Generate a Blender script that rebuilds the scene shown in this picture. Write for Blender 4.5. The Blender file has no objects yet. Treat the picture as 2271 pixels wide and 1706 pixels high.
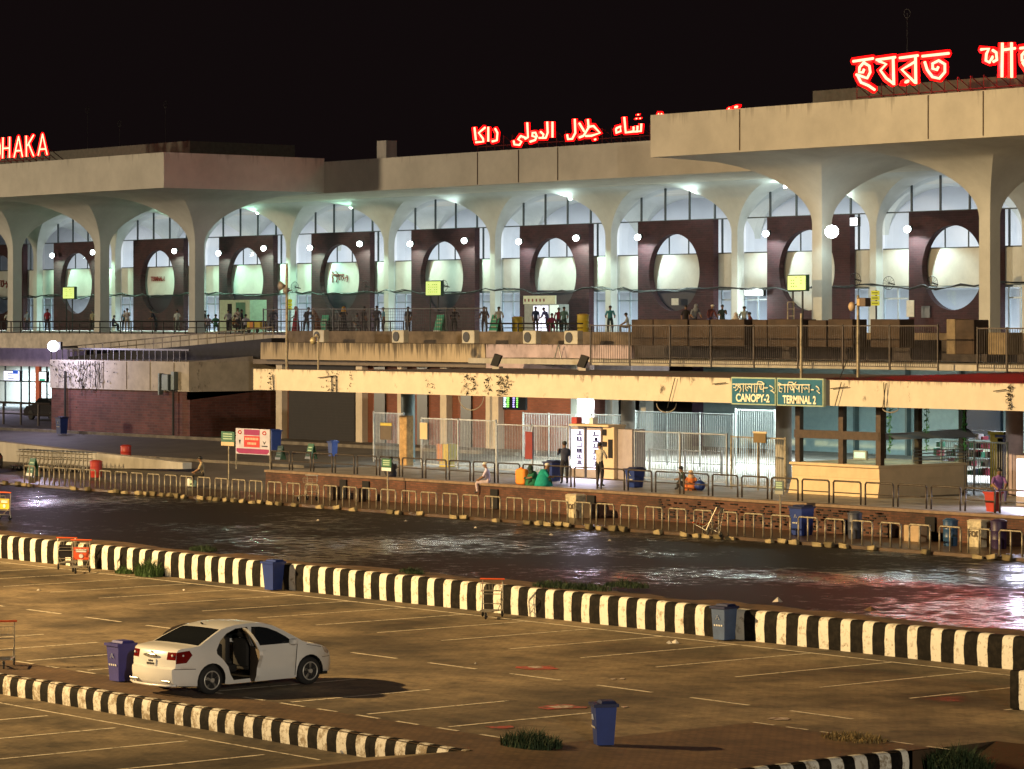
import bpy, bmesh, math, random
from mathutils import Vector, Matrix
from mathutils.geometry import delaunay_2d_cdt
random.seed(7)
SC = bpy.context.scene
COL = SC.collection
R = math.radians
# ------------------------------------------------------------------ camera, world, main lights
CH = 8.0; F = 7200.0; HX = 1135.5; HY = 716.0
CA = math.cos(R(39.16)); SA = math.sin(R(39.16))
cam = bpy.data.cameras.new("camera"); cam.sensor_width = 36; cam.lens = 36 * F / 2271
cam.shift_y = -(853 - HY) / 2271; cam.clip_end = 5000; cam.clip_start = 0.5
camo = bpy.data.objects.new("camera", cam); COL.objects.link(camo)
camo.location = (0, 0, CH); camo.rotation_euler = (R(90), 0, R(90 - 39.16))
SC.camera = camo
SC.view_settings.view_transform = 'Standard'; SC.view_settings.look = 'None'
SC.view_settings.exposure = 0; SC.view_settings.gamma = 1
SC.cycles.use_light_tree = True
SC.cycles.max_bounces = 5; SC.cycles.diffuse_bounces = 2; SC.cycles.glossy_bounces = 3
SC.cycles.transparent_max_bounces = 10; SC.cycles.sample_clamp_indirect = 3.0
SC.cycles.caustics_reflective = False; SC.cycles.caustics_refractive = False
w = bpy.data.worlds.new("World"); SC.world = w; w.use_nodes = True
wn = w.node_tree; bg = wn.nodes['Background']
bg.inputs[0].default_value = (0.0052, 0.0032, 0.0034, 1); bg.inputs[1].default_value = 1.0

def lamp(name, kind, loc, power, color, radius=.15, direction=None, spot=None, size=None):
    l = bpy.data.lights.new(name, kind); l.energy = power; l.color = color
    if kind == 'SUN': l.angle = R(0.5)
    elif kind == 'AREA':
        l.shape = 'RECTANGLE'; l.size, l.size_y = size
    else: l.shadow_soft_size = radius
    if kind == 'SPOT': l.spot_size = R(spot); l.spot_blend = .6
    o = bpy.data.objects.new(name, l); COL.objects.link(o); o.location = loc
    if direction is not None:
        o.rotation_euler = Vector(direction).to_track_quat('-Z', 'Y').to_euler()
    return o
SODIUM = (1.0, .71, .37)
# sodium high mast of the car park, out of view on the left
lamp("high_mast_floodlight", 'SPOT', (-112, -6, 33), 690000, (1.0, .68, .31), radius=.6, direction=(22, 62, -33), spot=98)
bpy.data.lights['high_mast_floodlight'].spot_blend = 1.0
# second sodium mast at roof height that lights the terminal's fascias
lamp("apron_mast_floodlight", 'SPOT', (-262, -16, 19), 470000, (1, .80, .54), radius=3.6, direction=(90, 150, 0), spot=70)
# added fill lamp, unseen behind the camera to the right, brightens faces turned there
lamp("fill_light", 'POINT', (70, -30, 26), 300000, (1, .88, .70), radius=1.0)

# ------------------------------------------------------------------ helpers
def ray(x):
    u = (x - HX) / F
    return (-CA + SA * u, SA + CA * u)
def AY(x, y, Y):            # a point on the vertical plane at distance Y
    d = ray(x); s = Y / d[1]
    return Vector((d[0] * s, Y, CH - (y - HY) * s / F))
def XY(x, Y):
    d = ray(x); return d[0] / d[1] * Y
def G(x, y, z):             # a point on the level plane z
    s = (CH - z) * F / (y - HY); d = ray(x)
    return Vector((d[0] * s, d[1] * s, z))

MATS = {}
def mat(name, color, rough=.7, metal=0.0, var=.15, scale=3.0, bump=0.0, bscale=40, spec=.5,
        emit=None, estr=0.0, color2=None, stretch=(1, 1, 1), lo=.35, hi=.65, coat=0):
    if name in MATS: return MATS[name]
    m = bpy.data.materials.new(name); m.use_nodes = True; nt = m.node_tree; N = nt.nodes; L = nt.links
    b = N['Principled BSDF']
    b.inputs['Roughness'].default_value = rough; b.inputs['Metallic'].default_value = metal
    b.inputs['Specular IOR Level'].default_value = spec; b.inputs['Coat Weight'].default_value = coat
    c = (*color, 1)
    tc = N.new('ShaderNodeTexCoord'); mp = N.new('ShaderNodeMapping'); mp.inputs['Scale'].default_value = stretch
    L.new(tc.outputs['Object'], mp.inputs['Vector'])
    nz = N.new('ShaderNodeTexNoise'); nz.inputs['Scale'].default_value = scale; nz.inputs['Detail'].default_value = 6
    nz.inputs['Roughness'].default_value = .65
    L.new(mp.outputs[0], nz.inputs['Vector'])
    rp = N.new('ShaderNodeValToRGB'); rp.color_ramp.elements[0].position = lo; rp.color_ramp.elements[1].position = hi
    c2 = color2 if color2 else tuple(v * (1 - var) for v in color)
    rp.color_ramp.elements[0].color = (*c2, 1)
    rp.color_ramp.elements[1].color = (*(tuple(min(1, v * (1 + var * .5)) for v in color)), 1)
    L.new(nz.outputs['Fac'], rp.inputs['Fac']); L.new(rp.outputs['Color'], b.inputs['Base Color'])
    if bump:
        n2 = N.new('ShaderNodeTexNoise'); n2.inputs['Scale'].default_value = bscale; n2.inputs['Detail'].default_value = 4
        L.new(mp.outputs[0], n2.inputs['Vector'])
        bp = N.new('ShaderNodeBump'); bp.inputs['Strength'].default_value = bump; bp.inputs['Distance'].default_value = .02
        L.new(n2.outputs['Fac'], bp.inputs['Height']); L.new(bp.outputs[0], b.inputs['Normal'])
    if emit:
        b.inputs['Emission Color'].default_value = (*emit, 1); b.inputs['Emission Strength'].default_value = estr
    MATS[name] = m; return m

def nodes(m): return m.node_tree.nodes, m.node_tree.links, m.node_tree.nodes['Principled BSDF']

def brickmat(name, c1, c2, mortar, scale=1.0, bw=.25, bh=.075, horizontal=False, var=.5, rough=.85, bump=.4):
    m = bpy.data.materials.new(name); m.use_nodes = True; N, L, b = nodes(m)
    b.inputs['Roughness'].default_value = rough
    tc = N.new('ShaderNodeTexCoord'); sp = N.new('ShaderNodeSeparateXYZ'); L.new(tc.outputs['Object'], sp.inputs[0])
    cb = N.new('ShaderNodeCombineXYZ')
    if horizontal:
        L.new(sp.outputs['X'], cb.inputs['X']); L.new(sp.outputs['Y'], cb.inputs['Y'])
    else:
        ad = N.new('ShaderNodeMath'); ad.operation = 'ADD'
        L.new(sp.outputs['X'], ad.inputs[0]); L.new(sp.outputs['Y'], ad.inputs[1])
        L.new(ad.outputs[0], cb.inputs['X']); L.new(sp.outputs['Z'], cb.inputs['Y'])
    br = N.new('ShaderNodeTexBrick'); L.new(cb.outputs[0], br.inputs['Vector'])
    br.inputs['Scale'].default_value = scale; br.inputs['Brick Width'].default_value = bw
    br.inputs['Row Height'].default_value = bh; br.inputs['Mortar Size'].default_value = .012
    br.inputs['Color1'].default_value = (*c1, 1); br.inputs['Color2'].default_value = (*c2, 1); br.inputs['Mortar'].default_value = (*mortar, 1)
    nz = N.new('ShaderNodeTexNoise'); nz.inputs['Scale'].default_value = .6; nz.inputs['Detail'].default_value = 8; nz.inputs['Roughness'].default_value = .7
    L.new(tc.outputs['Object'], nz.inputs['Vector'])
    mr = N.new('ShaderNodeMapRange'); mr.inputs[1].default_value = .3; mr.inputs[2].default_value = .7; mr.inputs[3].default_value = 1 - var; mr.inputs[4].default_value = 1.15
    L.new(nz.outputs['Fac'], mr.inputs[0])
    mx = N.new('ShaderNodeVectorMath'); mx.operation = 'SCALE'; L.new(br.outputs['Color'], mx.inputs[0]); L.new(mr.outputs[0], mx.inputs['Scale'])
    L.new(mx.outputs[0], b.inputs['Base Color'])
    bp = N.new('ShaderNodeBump'); bp.inputs['Strength'].default_value = bump; bp.inputs['Distance'].default_value = .01
    L.new(br.outputs['Fac'], bp.inputs['Height']); bp.invert = True
    L.new(bp.outputs[0], b.inputs['Normal'])
    MATS[name] = m; return m

class MB:
    def __init__(s): s.v = []; s.f = []; s.m = []; s.cur = 0
    def add(s, vs, fs):
        n = len(s.v); s.v += [tuple(v) for v in vs]
        for f in fs: s.f.append(tuple(n + i for i in f)); s.m.append(s.cur)
        return s
    def box(s, x0, x1, y0, y1, z0, z1):
        return s.add([(x0, y0, z0), (x1, y0, z0), (x1, y1, z0), (x0, y1, z0), (x0, y0, z1), (x1, y0, z1), (x1, y1, z1), (x0, y1, z1)],
              [(0, 3, 2, 1), (4, 5, 6, 7), (0, 1, 5, 4), (1, 2, 6, 5), (2, 3, 7, 6), (3, 0, 4, 7)])
    def bbox(s, x0, x1, y0, y1, z0, z1, b=.02):   # bevelled box
        bm = bmesh.new(); bmesh.ops.create_cube(bm, size=1)
        for v in bm.verts:
            v.co = ((x0 + x1) / 2 + v.co.x * (x1 - x0), (y0 + y1) / 2 + v.co.y * (y1 - y0), (z0 + z1) / 2 + v.co.z * (z1 - z0))
        bmesh.ops.bevel(bm, geom=bm.edges[:], offset=b, segments=2, affect='EDGES', profile=.5)
        bm.verts.index_update()
        s.add([v.co[:] for v in bm.verts], [[v.index for v in f.verts] for f in bm.faces]); bm.free(); return s
    def taper(s, cx, cy, z0, z1, w0, d0, w1, d1):
        return s.add([(cx + a * w0 / 2, cy + b * d0 / 2, z0) for a, b in ((-1, -1), (1, -1), (1, 1), (-1, 1))] +
              [(cx + a * w1 / 2, cy + b * d1 / 2, z1) for a, b in ((-1, -1), (1, -1), (1, 1), (-1, 1))],
              [(0, 3, 2, 1), (4, 5, 6, 7), (0, 1, 5, 4), (1, 2, 6, 5), (2, 3, 7, 6), (3, 0, 4, 7)])
    def tube(s, pts, r, n=6, cap=True, flat=1.0):
        pts = [Vector(p) for p in pts]; rs = r if isinstance(r, (list, tuple)) else [r] * len(pts)
        rings = []; up = None
        for i, p in enumerate(pts):
            if i == 0: t = pts[1] - p
            elif i == len(pts) - 1: t = p - pts[i - 1]
            else: t = (pts[i + 1] - p).normalized() + (p - pts[i - 1]).normalized()
            if t.length < 1e-6: t = Vector((0, 0, 1))
            t.normalize()
            if up is None: up = Vector((0, 0, 1)) if abs(t.z) < .9 else Vector((1, 0, 0))
            a = t.cross(up)
            if a.length < 1e-3: a = t.orthogonal()
            a.normalize(); bb = a.cross(t).normalized(); up = bb
            rings.append([p + (a * math.cos(2 * math.pi * k / n) * rs[i] + bb * math.sin(2 * math.pi * k / n) * rs[i] * flat) for k in range(n)])
        vs = [v for rg in rings for v in rg]; fs = []
        for i in range(len(pts) - 1):
            for k in range(n):
                a0 = i * n + k; a1 = i * n + (k + 1) % n
                fs.append((a0, a1, a1 + n, a0 + n))
        if cap: fs.append(tuple(range(n - 1, -1, -1))); fs.append(tuple((len(pts) - 1) * n + k for k in range(n)))
        return s.add(vs, fs)
    def lathe(s, prof, cx=0, cy=0, n=16, axis='Z', cz=0):
        vs = []; fs = []
        for (r, h) in prof:
            for k in range(n):
                a = 2 * math.pi * k / n; c, d = r * math.cos(a), r * math.sin(a)
                vs.append((cx + c, cy + d, cz + h) if axis == 'Z' else ((cx + c, cy + h, cz + d) if axis == 'Y' else (cx + h, cy + c, cz + d)))
        for i in range(len(prof) - 1):
            for k in range(n):
                a0 = i * n + k; a1 = i * n + (k + 1) % n; fs.append((a0, a1, a1 + n, a0 + n))
        fs.append(tuple(range(n - 1, -1, -1))); fs.append(tuple((len(prof) - 1) * n + k for k in range(n)))
        return s.add(vs, fs)
    def prism(s, poly, axis, a, b):   # polygon (p,q) extruded along axis
        n = len(poly)
        def P(p, q, t): return {'Y': (p, t, q), 'X': (t, p, q), 'Z': (p, q, t)}[axis]
        return s.add([P(p, q, a) for p, q in poly] + [P(p, q, b) for p, q in poly],
              [tuple(range(n - 1, -1, -1)), tuple(range(n, 2 * n))] + [(i, (i + 1) % n, n + (i + 1) % n, n + i) for i in range(n)])
    def quad(s, *p): return s.add(p, [tuple(range(len(p)))])
    def ball(s, c, r, n=10, sc=(1, 1, 1)):
        vs = []; fs = []; m = n // 2
        for i in range(1, m):
            t = math.pi * i / m
            for k in range(n):
                a = 2 * math.pi * k / n
                vs.append((c[0] + r * sc[0] * math.sin(t) * math.cos(a), c[1] + r * sc[1] * math.sin(t) * math.sin(a), c[2] + r * sc[2] * math.cos(t)))
        top = len(vs); vs.append((c[0], c[1], c[2] + r * sc[2])); vs.append((c[0], c[1], c[2] - r * sc[2]))
        for i in range(m - 2):
            for k in range(n): fs.append((i * n + k, (i + 1) * n + k, (i + 1) * n + (k + 1) % n, i * n + (k + 1) % n))
        for k in range(n):
            fs.append((top, k, (k + 1) % n)); fs.append((top + 1, (m - 2) * n + (k + 1) % n, (m - 2) * n + k))
        return s.add(vs, fs)
    def build(s, name, m, parent=None, smooth=False, world=True, recalc=True, angle=None):
        me = bpy.data.meshes.new(name)
        off = parent.location if (parent is not None and world) else Vector((0, 0, 0))
        if parent is not None and world and parent.parent is not None: off = parent.get('_o') and Vector(parent['_o']) or off
        me.from_pydata([(v[0] - off[0], v[1] - off[1], v[2] - off[2]) for v in s.v], [], s.f)
        for mm in (m if isinstance(m, (list, tuple)) else [m]): me.materials.append(mm)
        for p, i in zip(me.polygons, s.m): p.material_index = i
        if recalc:
            bm = bmesh.new(); bm.from_mesh(me)
            bmesh.ops.remove_doubles(bm, verts=bm.verts, dist=1e-5) if smooth else None
            bmesh.ops.recalc_face_normals(bm, faces=bm.faces); bm.to_mesh(me); bm.free()
        if smooth:
            for p in me.polygons: p.use_smooth = True
            if angle: me.set_sharp_from_angle(angle=R(angle))
        o = bpy.data.objects.new(name, me); COL.objects.link(o)
        if parent is not None: o.parent = parent
        return o
# local-coordinate part of a sub-part: parent is itself a part whose frame is the thing's frame
def part(mb, name, m, parent, **k):
    """part of a thing; verts given in world coordinates, thing's frame = Empty location"""
    root = parent
    while root.parent is not None: root = root.parent
    off = root.location
    mb.v = [(v[0] - off[0], v[1] - off[1], v[2] - off[2]) for v in mb.v]
    return mb.build(name, m, parent, world=False, **k)
def lpart(mb, name, m, parent, **k): return mb.build(name, m, parent, world=False, **k)
def tag(o, label, cat, group=None):
    o['label'] = label; o['category'] = cat
    if group: o['group'] = group
    return o
def empty(name, loc, label, cat, group=None, rz=0):
    o = bpy.data.objects.new(name, None); COL.objects.link(o); o.location = loc; o.rotation_euler = (0, 0, rz)
    o.empty_display_size = .3
    return tag(o, label, cat, group)
def struct(mb, name, m, kind='structure', **k):
    o = mb.build(name, m, None, **k); o['kind'] = kind; return o
CH_ = {}
def kids(o): return [c for c in COL.objects if c.parent == o]
def dup(root, loc, rz=0, label=None, group=None, scale=None):
    if root.name not in CH_: CH_[root.name] = [(c, kids(c)) for c in kids(root)]
    r = root.copy(); COL.objects.link(r); r.location = loc; r.rotation_euler = (0, 0, rz)
    if scale: r.scale = (scale,) * 3
    if label: r['label'] = label
    if group: r['group'] = group
    for ch, subs in CH_[root.name]:
        c = ch.copy(); COL.objects.link(c); c.parent = r
        for g in subs:
            d = g.copy(); COL.objects.link(d); d.parent = c
    return r
def text_mesh(body, size, m, thick=.01, bold=.0, sx=1.0, name='lettering', parent=None):
    cu = bpy.data.curves.new('t', 'FONT'); cu.body = body; cu.size = size; cu.extrude = thick; cu.offset = bold; cu.align_x = 'CENTER'; cu.align_y = 'CENTER'
    o = bpy.data.objects.new('t', cu); COL.objects.link(o)
    dg = bpy.context.evaluated_depsgraph_get(); me = bpy.data.meshes.new_from_object(o.evaluated_get(dg))
    bpy.data.objects.remove(o); me.materials.clear(); me.materials.append(m)
    for v in me.vertices: v.co.x *= sx
    n = bpy.data.objects.new(name, me); COL.objects.link(n)
    if parent is not None: n.parent = parent
    return n

# ------------------------------------------------------------------ materials
concrete = mat('pale_concrete', (.46, .43, .38), .85, var=.28, scale=.9, stretch=(1, 1, .25), bump=.2)
whitewall = mat('white_render', (.66, .67, .62), .75, var=.12, scale=.7, bump=.1)
fasciam = mat('fascia_concrete', (.62, .57, .47), .85, var=.14, scale=.35, bump=.06)
N, L, b = nodes(fasciam)      # vertical board joints and rain streaks
def streaks(m, dark, sc, top, depth, amount=.8, wid=.5):
    """rain streaks running down from height top (object z)"""
    N, L, b = nodes(m); tc = N.new('ShaderNodeTexCoord'); sp = N.new('ShaderNodeSeparateXYZ'); L.new(tc.outputs['Object'], sp.inputs[0])
    mp = N.new('ShaderNodeMapping'); mp.inputs['Scale'].default_value = (sc, sc, sc * .06); L.new(tc.outputs['Object'], mp.inputs[0])
    nz = N.new('ShaderNodeTexNoise'); nz.inputs['Scale'].default_value = 1; nz.inputs['Detail'].default_value = 5; nz.inputs['Roughness'].default_value = .7; L.new(mp.outputs[0], nz.inputs[0])
    g = N.new('ShaderNodeMapRange'); L.new(sp.outputs['Z'], g.inputs[0]); g.inputs[1].default_value = top - depth; g.inputs[2].default_value = top; g.inputs[3].default_value = -.16; g.inputs[4].default_value = .12
    ad = N.new('ShaderNodeMath'); ad.operation = 'ADD'; L.new(nz.outputs['Fac'], ad.inputs[0]); L.new(g.outputs[0], ad.inputs[1])
    r = N.new('ShaderNodeMapRange'); L.new(ad.outputs[0], r.inputs[0]); r.inputs[1].default_value = wid; r.inputs[2].default_value = wid + .16; r.inputs[3].default_value = 0; r.inputs[4].default_value = amount
    src = b.inputs['Base Color'].links[0].from_socket
    mx = N.new('ShaderNodeMix'); mx.data_type = 'RGBA'; L.new(r.outputs[0], mx.inputs[0]); L.new(src, mx.inputs[6]); mx.inputs[7].default_value = (*dark, 1)
    L.new(mx.outputs[2], b.inputs['Base Color'])
def blotches(m, dark, sc, lo, hi):
    N, L, b = nodes(m); tc = N.new('ShaderNodeTexCoord')
    mp = N.new('ShaderNodeMapping'); mp.inputs['Scale'].default_value = (sc, sc, sc * .7); L.new(tc.outputs['Object'], mp.inputs[0])
    nz = N.new('ShaderNodeTexNoise'); nz.inputs['Scale'].default_value = 1; nz.inputs['Detail'].default_value = 9; nz.inputs['Roughness'].default_value = .75; L.new(mp.outputs[0], nz.inputs[0])
    r = N.new('ShaderNodeMapRange'); L.new(nz.outputs['Fac'], r.inputs[0]); r.inputs[1].default_value = lo; r.inputs[2].default_value = hi; r.inputs[3].default_value = 0; r.inputs[4].default_value = .92
    src = b.inputs['Base Color'].links[0].from_socket
    mx = N.new('ShaderNodeMix'); mx.data_type = 'RGBA'; L.new(r.outputs[0], mx.inputs[0]); L.new(src, mx.inputs[6]); mx.inputs[7].default_value = (*dark, 1)
    L.new(mx.outputs[2], b.inputs['Base Color'])
streaks(fasciam, (.16, .13, .10), 2.2, 12.7, 1.8, .5, .63)
vaultm = mat('vault_concrete', (.58, .58, .53), .8, var=.12, scale=.5, bump=.1)
brick = brickmat('dark_red_brick', (.16, .055, .045), (.10, .035, .032), (.13, .08, .07), bw=.5, bh=.15)
brickp = brickmat('purple_brick', (.062, .016, .020), (.040, .011, .015), (.055, .028, .028), bw=.5, bh=.15)
brickw = brickmat('platform_brick', (.17, .062, .034), (.09, .035, .02), (.09, .05, .035), bw=.25, bh=.08, var=.8)
brickf = brickmat('facade_brick', (.26, .085, .055), (.20, .065, .045), (.16, .08, .06), bw=.25, bh=.08, var=.3)
dark = mat('dark_metal', (.03, .028, .026), .5, .4)
blackm = mat('black_void', (.008, .007, .008), .9)
steel = mat('galvanised_steel', (.34, .35, .35), .42, .5, var=.25, scale=6)
railm = mat('worn_steel_rail', (.30, .26, .19), .55, .35, var=.5, scale=5)
hoopd = mat('dark_rail', (.07, .055, .045), .5, .4, var=.3, scale=6)
creamf = mat('cream_paint', (.60, .53, .43), .75, var=.08, scale=1.5)
blotches(creamf, (.06, .045, .03), .9, .60, .68)
streaks(creamf, (.07, .05, .035), 4.0, .95, .45, .85, .57)
cream2 = mat('kiosk_cream_paint', (.62, .47, .29), .75, var=.12, scale=1.5)
beamm = mat('stained_concrete', (.52, .42, .29), .85, var=.12, scale=1.2, stretch=(1, 1, .4))
streaks(beamm, (.07, .055, .04), 5.0, 5.3, 1.1, .9, .47)
lilac = mat('lilac_concrete', (.50, .40, .44), .85, var=.25, scale=1.2)
streaks(lilac, (.07, .055, .05), 3.6, 5.3, .5, .85, .54)
oldwhite = mat('peeling_white_wall', (.50, .45, .38), .85, var=.2, scale=1.2)
blotches(oldwhite, (.08, .07, .06), .55, .56, .64)
brownbox = mat('brown_concrete', (.055, .034, .022), .85, var=.4, scale=1.2, bump=.2)
redroof = mat('dark_red_metal_roof', (.05, .008, .012), .45, .2, var=.2, scale=2)
bluep = mat('blue_plastic', (.012, .035, .19), .42, var=.12, scale=4)
blued = mat('dark_blue_plastic', (.012, .018, .07), .5, var=.2)
redp = mat('red_plastic', (.42, .035, .022), .45, var=.15)
yellowp = mat('yellow_plastic', (.55, .42, .03), .5)
greenb = mat('green_board', (.015, .10, .04), .5)
whitep = mat('white_paint', (.75, .74, .70), .5, var=.1)
tealm = mat('teal_sign_paint', (.0, .11, .20), .45, var=.15)
signtx = mat('pale_sign_lettering', (.85, .82, .66), .5, var=.05)
glassd = mat('dark_glass', (.012, .014, .016), .06, spec=.6, var=.1)
rubber = mat('tyre_rubber', (.018, .017, .016), .8)
neon = mat('neon_red', (.8, .1, .05), .5, emit=(1, .20, .11), estr=6.5, var=.02)
neonhalo = mat('neon_red_halo', (.5, .01, .01), .4, emit=(1, .002, .003), estr=2.6, var=.02)  # glowing surface that stands in for the red glow around the letters
lampm = mat('floodlight_lens', (1, 1, 1), .3, emit=(.88, 1, .98), estr=22, var=.01)
lampm2 = mat('white_lamp', (1, 1, 1), .3, emit=(.85, .85, 1), estr=14, var=.01)
# clear pane: part mirror, part see-through
def panemat(name, tint, refl):
    m = bpy.data.materials.new(name); m.use_nodes = True; nt = m.node_tree; nt.nodes.clear()
    o = nt.nodes.new('ShaderNodeOutputMaterial'); mx = nt.nodes.new('ShaderNodeMixShader'); t = nt.nodes.new('ShaderNodeBsdfTransparent'); g = nt.nodes.new('ShaderNodeBsdfGlossy')
    t.inputs[0].default_value = (*tint, 1); g.inputs['Roughness'].default_value = .08; mx.inputs[0].default_value = refl
    nz = nt.nodes.new('ShaderNodeTexNoise'); nz.inputs['Scale'].default_value = .8; rr = nt.nodes.new('ShaderNodeMapRange'); rr.inputs[3].default_value = refl * .7; rr.inputs[4].default_value = refl * 1.3
    nt.links.new(nz.outputs['Fac'], rr.inputs[0]); nt.links.new(rr.outputs[0], mx.inputs[0])
    nt.links.new(t.outputs[0], mx.inputs[1]); nt.links.new(g.outputs[0], mx.inputs[2]); nt.links.new(mx.outputs[0], o.inputs[0]); MATS[name] = m; return m
pane = panemat('window_pane', (.80, .83, .86), .10)
panek = panemat('kiosk_pane', (.72, .80, .78), .12)

# ------------------------------------------------------------------ ground surfaces
def pavers(name, c1, c2, mort, wet=0.0, rough=.75):
    m = brickmat(name, c1, c2, mort, bw=.22, bh=.11, horizontal=True, var=.62, rough=rough, bump=.25)
    return m
lotm = pavers('car_park_pavers', (.33, .245, .135), (.26, .19, .105), (.235, .172, .095))
N, L, b = nodes(lotm)
tc = N.new('ShaderNodeTexCoord')
n1 = N.new('ShaderNodeTexNoise'); n1.inputs['Scale'].default_value = .22; n1.inputs['Detail'].default_value = 7; L.new(tc.outputs['Object'], n1.inputs[0])
r1 = N.new('ShaderNodeMapRange'); r1.inputs[1].default_value = .66; r1.inputs[2].default_value = .76; r1.inputs[3].default_value = .8; r1.inputs[4].default_value = .12
L.new(n1.outputs['Fac'], r1.inputs[0]); L.new(r1.outputs[0], b.inputs['Roughness'])
src = b.inputs['Base Color'].links[0].from_socket
r2 = N.new('ShaderNodeMapRange'); r2.inputs[1].default_value = .40; r2.inputs[2].default_value = .66; r2.inputs[3].default_value = 1.1; r2.inputs[4].default_value = .28
L.new(n1.outputs['Fac'], r2.inputs[0]); sc_ = N.new('ShaderNodeVectorMath'); sc_.operation = 'SCALE'; L.new(src, sc_.inputs[0]); L.new(r2.outputs[0], sc_.inputs['Scale']); L.new(sc_.outputs[0], b.inputs['Base Color'])
n4 = N.new('ShaderNodeTexNoise'); n4.inputs['Scale'].default_value = 1.6; n4.inputs['Detail'].default_value = 8; n4.inputs['Roughness'].default_value = .75; L.new(tc.outputs['Object'], n4.inputs[0])
r4 = N.new('ShaderNodeMapRange'); r4.inputs[1].default_value = .50; r4.inputs[2].default_value = .64; r4.inputs[3].default_value = 1; r4.inputs[4].default_value = .55; L.new(n4.outputs['Fac'], r4.inputs[0])
s4 = N.new('ShaderNodeVectorMath'); s4.operation = 'SCALE'; L.new(sc_.outputs[0], s4.inputs[0]); L.new(r4.outputs[0], s4.inputs['Scale']); L.new(s4.outputs[0], b.inputs['Base Color'])
stripm = pavers('brown_strip_pavers', (.22, .13, .06), (.15, .09, .042), (.10, .06, .032))

def wetmat(name, amount, dry, sheen=.20):
    wet = bpy.data.materials.new(name); wet.use_nodes = True; N, L, b = nodes(wet)
    tc = N.new('ShaderNodeTexCoord')
    n1 = N.new('ShaderNodeTexNoise'); n1.inputs['Scale'].default_value = .10; n1.inputs['Detail'].default_value = 2; L.new(tc.outputs['Object'], n1.inputs[0])
    n3 = N.new('ShaderNodeTexNoise'); n3.inputs['Scale'].default_value = 2.0; n3.inputs['Detail'].default_value = 10; n3.inputs['Roughness'].default_value = .78; L.new(tc.outputs['Object'], n3.inputs[0])
    ma = N.new('ShaderNodeMath'); ma.operation = 'MULTIPLY_ADD'; ma.inputs[1].default_value = .45; L.new(n1.outputs['Fac'], ma.inputs[0])
    mb_ = N.new('ShaderNodeMath'); mb_.operation = 'MULTIPLY'; mb_.inputs[1].default_value = .55; L.new(n3.outputs['Fac'], mb_.inputs[0]); L.new(mb_.outputs[0], ma.inputs[2])
    mk = N.new('ShaderNodeMapRange'); mk.inputs[1].default_value = amount; mk.inputs[2].default_value = amount + .07; L.new(ma.outputs[0], mk.inputs[0])
    r1 = N.new('ShaderNodeMapRange'); r1.inputs[3].default_value = .55; r1.inputs[4].default_value = sheen; L.new(mk.outputs[0], r1.inputs[0]); L.new(r1.outputs[0], b.inputs['Roughness'])
    r3 = N.new('ShaderNodeMapRange'); r3.inputs[3].default_value = .10; r3.inputs[4].default_value = .9; L.new(mk.outputs[0], r3.inputs[0]); L.new(r3.outputs[0], b.inputs['Specular IOR Level'])
    cr = N.new('ShaderNodeMix'); cr.data_type = 'RGBA'; cr.inputs[6].default_value = (*dry, 1); cr.inputs[7].default_value = (.006, .005, .005, 1); L.new(mk.outputs[0], cr.inputs[0]); L.new(cr.outputs[2], b.inputs['Base Color'])
    n2 = N.new('ShaderNodeTexNoise'); n2.inputs['Scale'].default_value = 17; n2.inputs['Detail'].default_value = 4; L.new(tc.outputs['Object'], n2.inputs[0])
    bp = N.new('ShaderNodeBump'); bp.inputs['Strength'].default_value = .35; bp.inputs['Distance'].default_value = .004; L.new(n2.outputs['Fac'], bp.inputs['Height']); L.new(bp.outputs[0], b.inputs['Normal'])
    return wet
wet = wetmat('wet_road', .51, (.016, .012, .009))
wet2 = wetmat('wet_driveway', .56, (.07, .046, .028))
earth = mat('muddy_earth', (.12, .068, .03), .9, var=.6, scale=1.5, bump=.8, bscale=6)
platm = mat('platform_concrete', (.27, .24, .21), .6, var=.35, scale=.8, bump=.2)
sidem = mat('side_road_concrete', (.105, .092, .08), .75, var=.3, scale=.6, bump=.3)
walkm = mat('damp_pavement', (.085, .05, .03), .38, var=.5, scale=.7, bump=.4)
darkgr = mat('dark_asphalt', (.04, .03, .022), .35, var=.4, scale=.4, bump=.3)

struct(MB().quad((-2500, -1500, -1.2), (2500, -1500, -1.2), (2500, 3000, -1.2), (-2500, 3000, -1.2)), 'ground', darkgr)
KX = -47.6
m_ = MB(); m_.quad((-400, 39.3, 0), (KX + .3, 39.3, 0), (KX + .3, 44.7, 0), (-42.3, 44.7, 0), (-42.3, 46.4, 0), (-30, 47.5, 0), (60, 47.5, 0), (60, 56.2, 0), (-400, 56.2, 0)); struct(m_, 'car_park', lotm, recalc=False)
m_ = MB(); m_.quad((-400, 37.52, .006), (KX, 37.52, .006), (KX, -20, .006), (-42.35, -20, .006), (-42.35, 44.7, .006), (KX + .3, 44.7, .006), (KX + .3, 39.3, .006), (-400, 39.3, .006)); struct(m_, 'brick_footpath', stripm, recalc=False)
m_ = MB(); m_.quad((-400, -60, -.42), (-50.55, -60, -.42), (-50.55, 37.5, -.42), (-400, 37.5, -.42)); m_.quad((-50.55, -60, -.42), (KX, -60, .004), (KX, 37.5, .004), (-50.55, 37.5, -.42)); struct(m_, 'lower_car_park', lotm, recalc=False)
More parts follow.
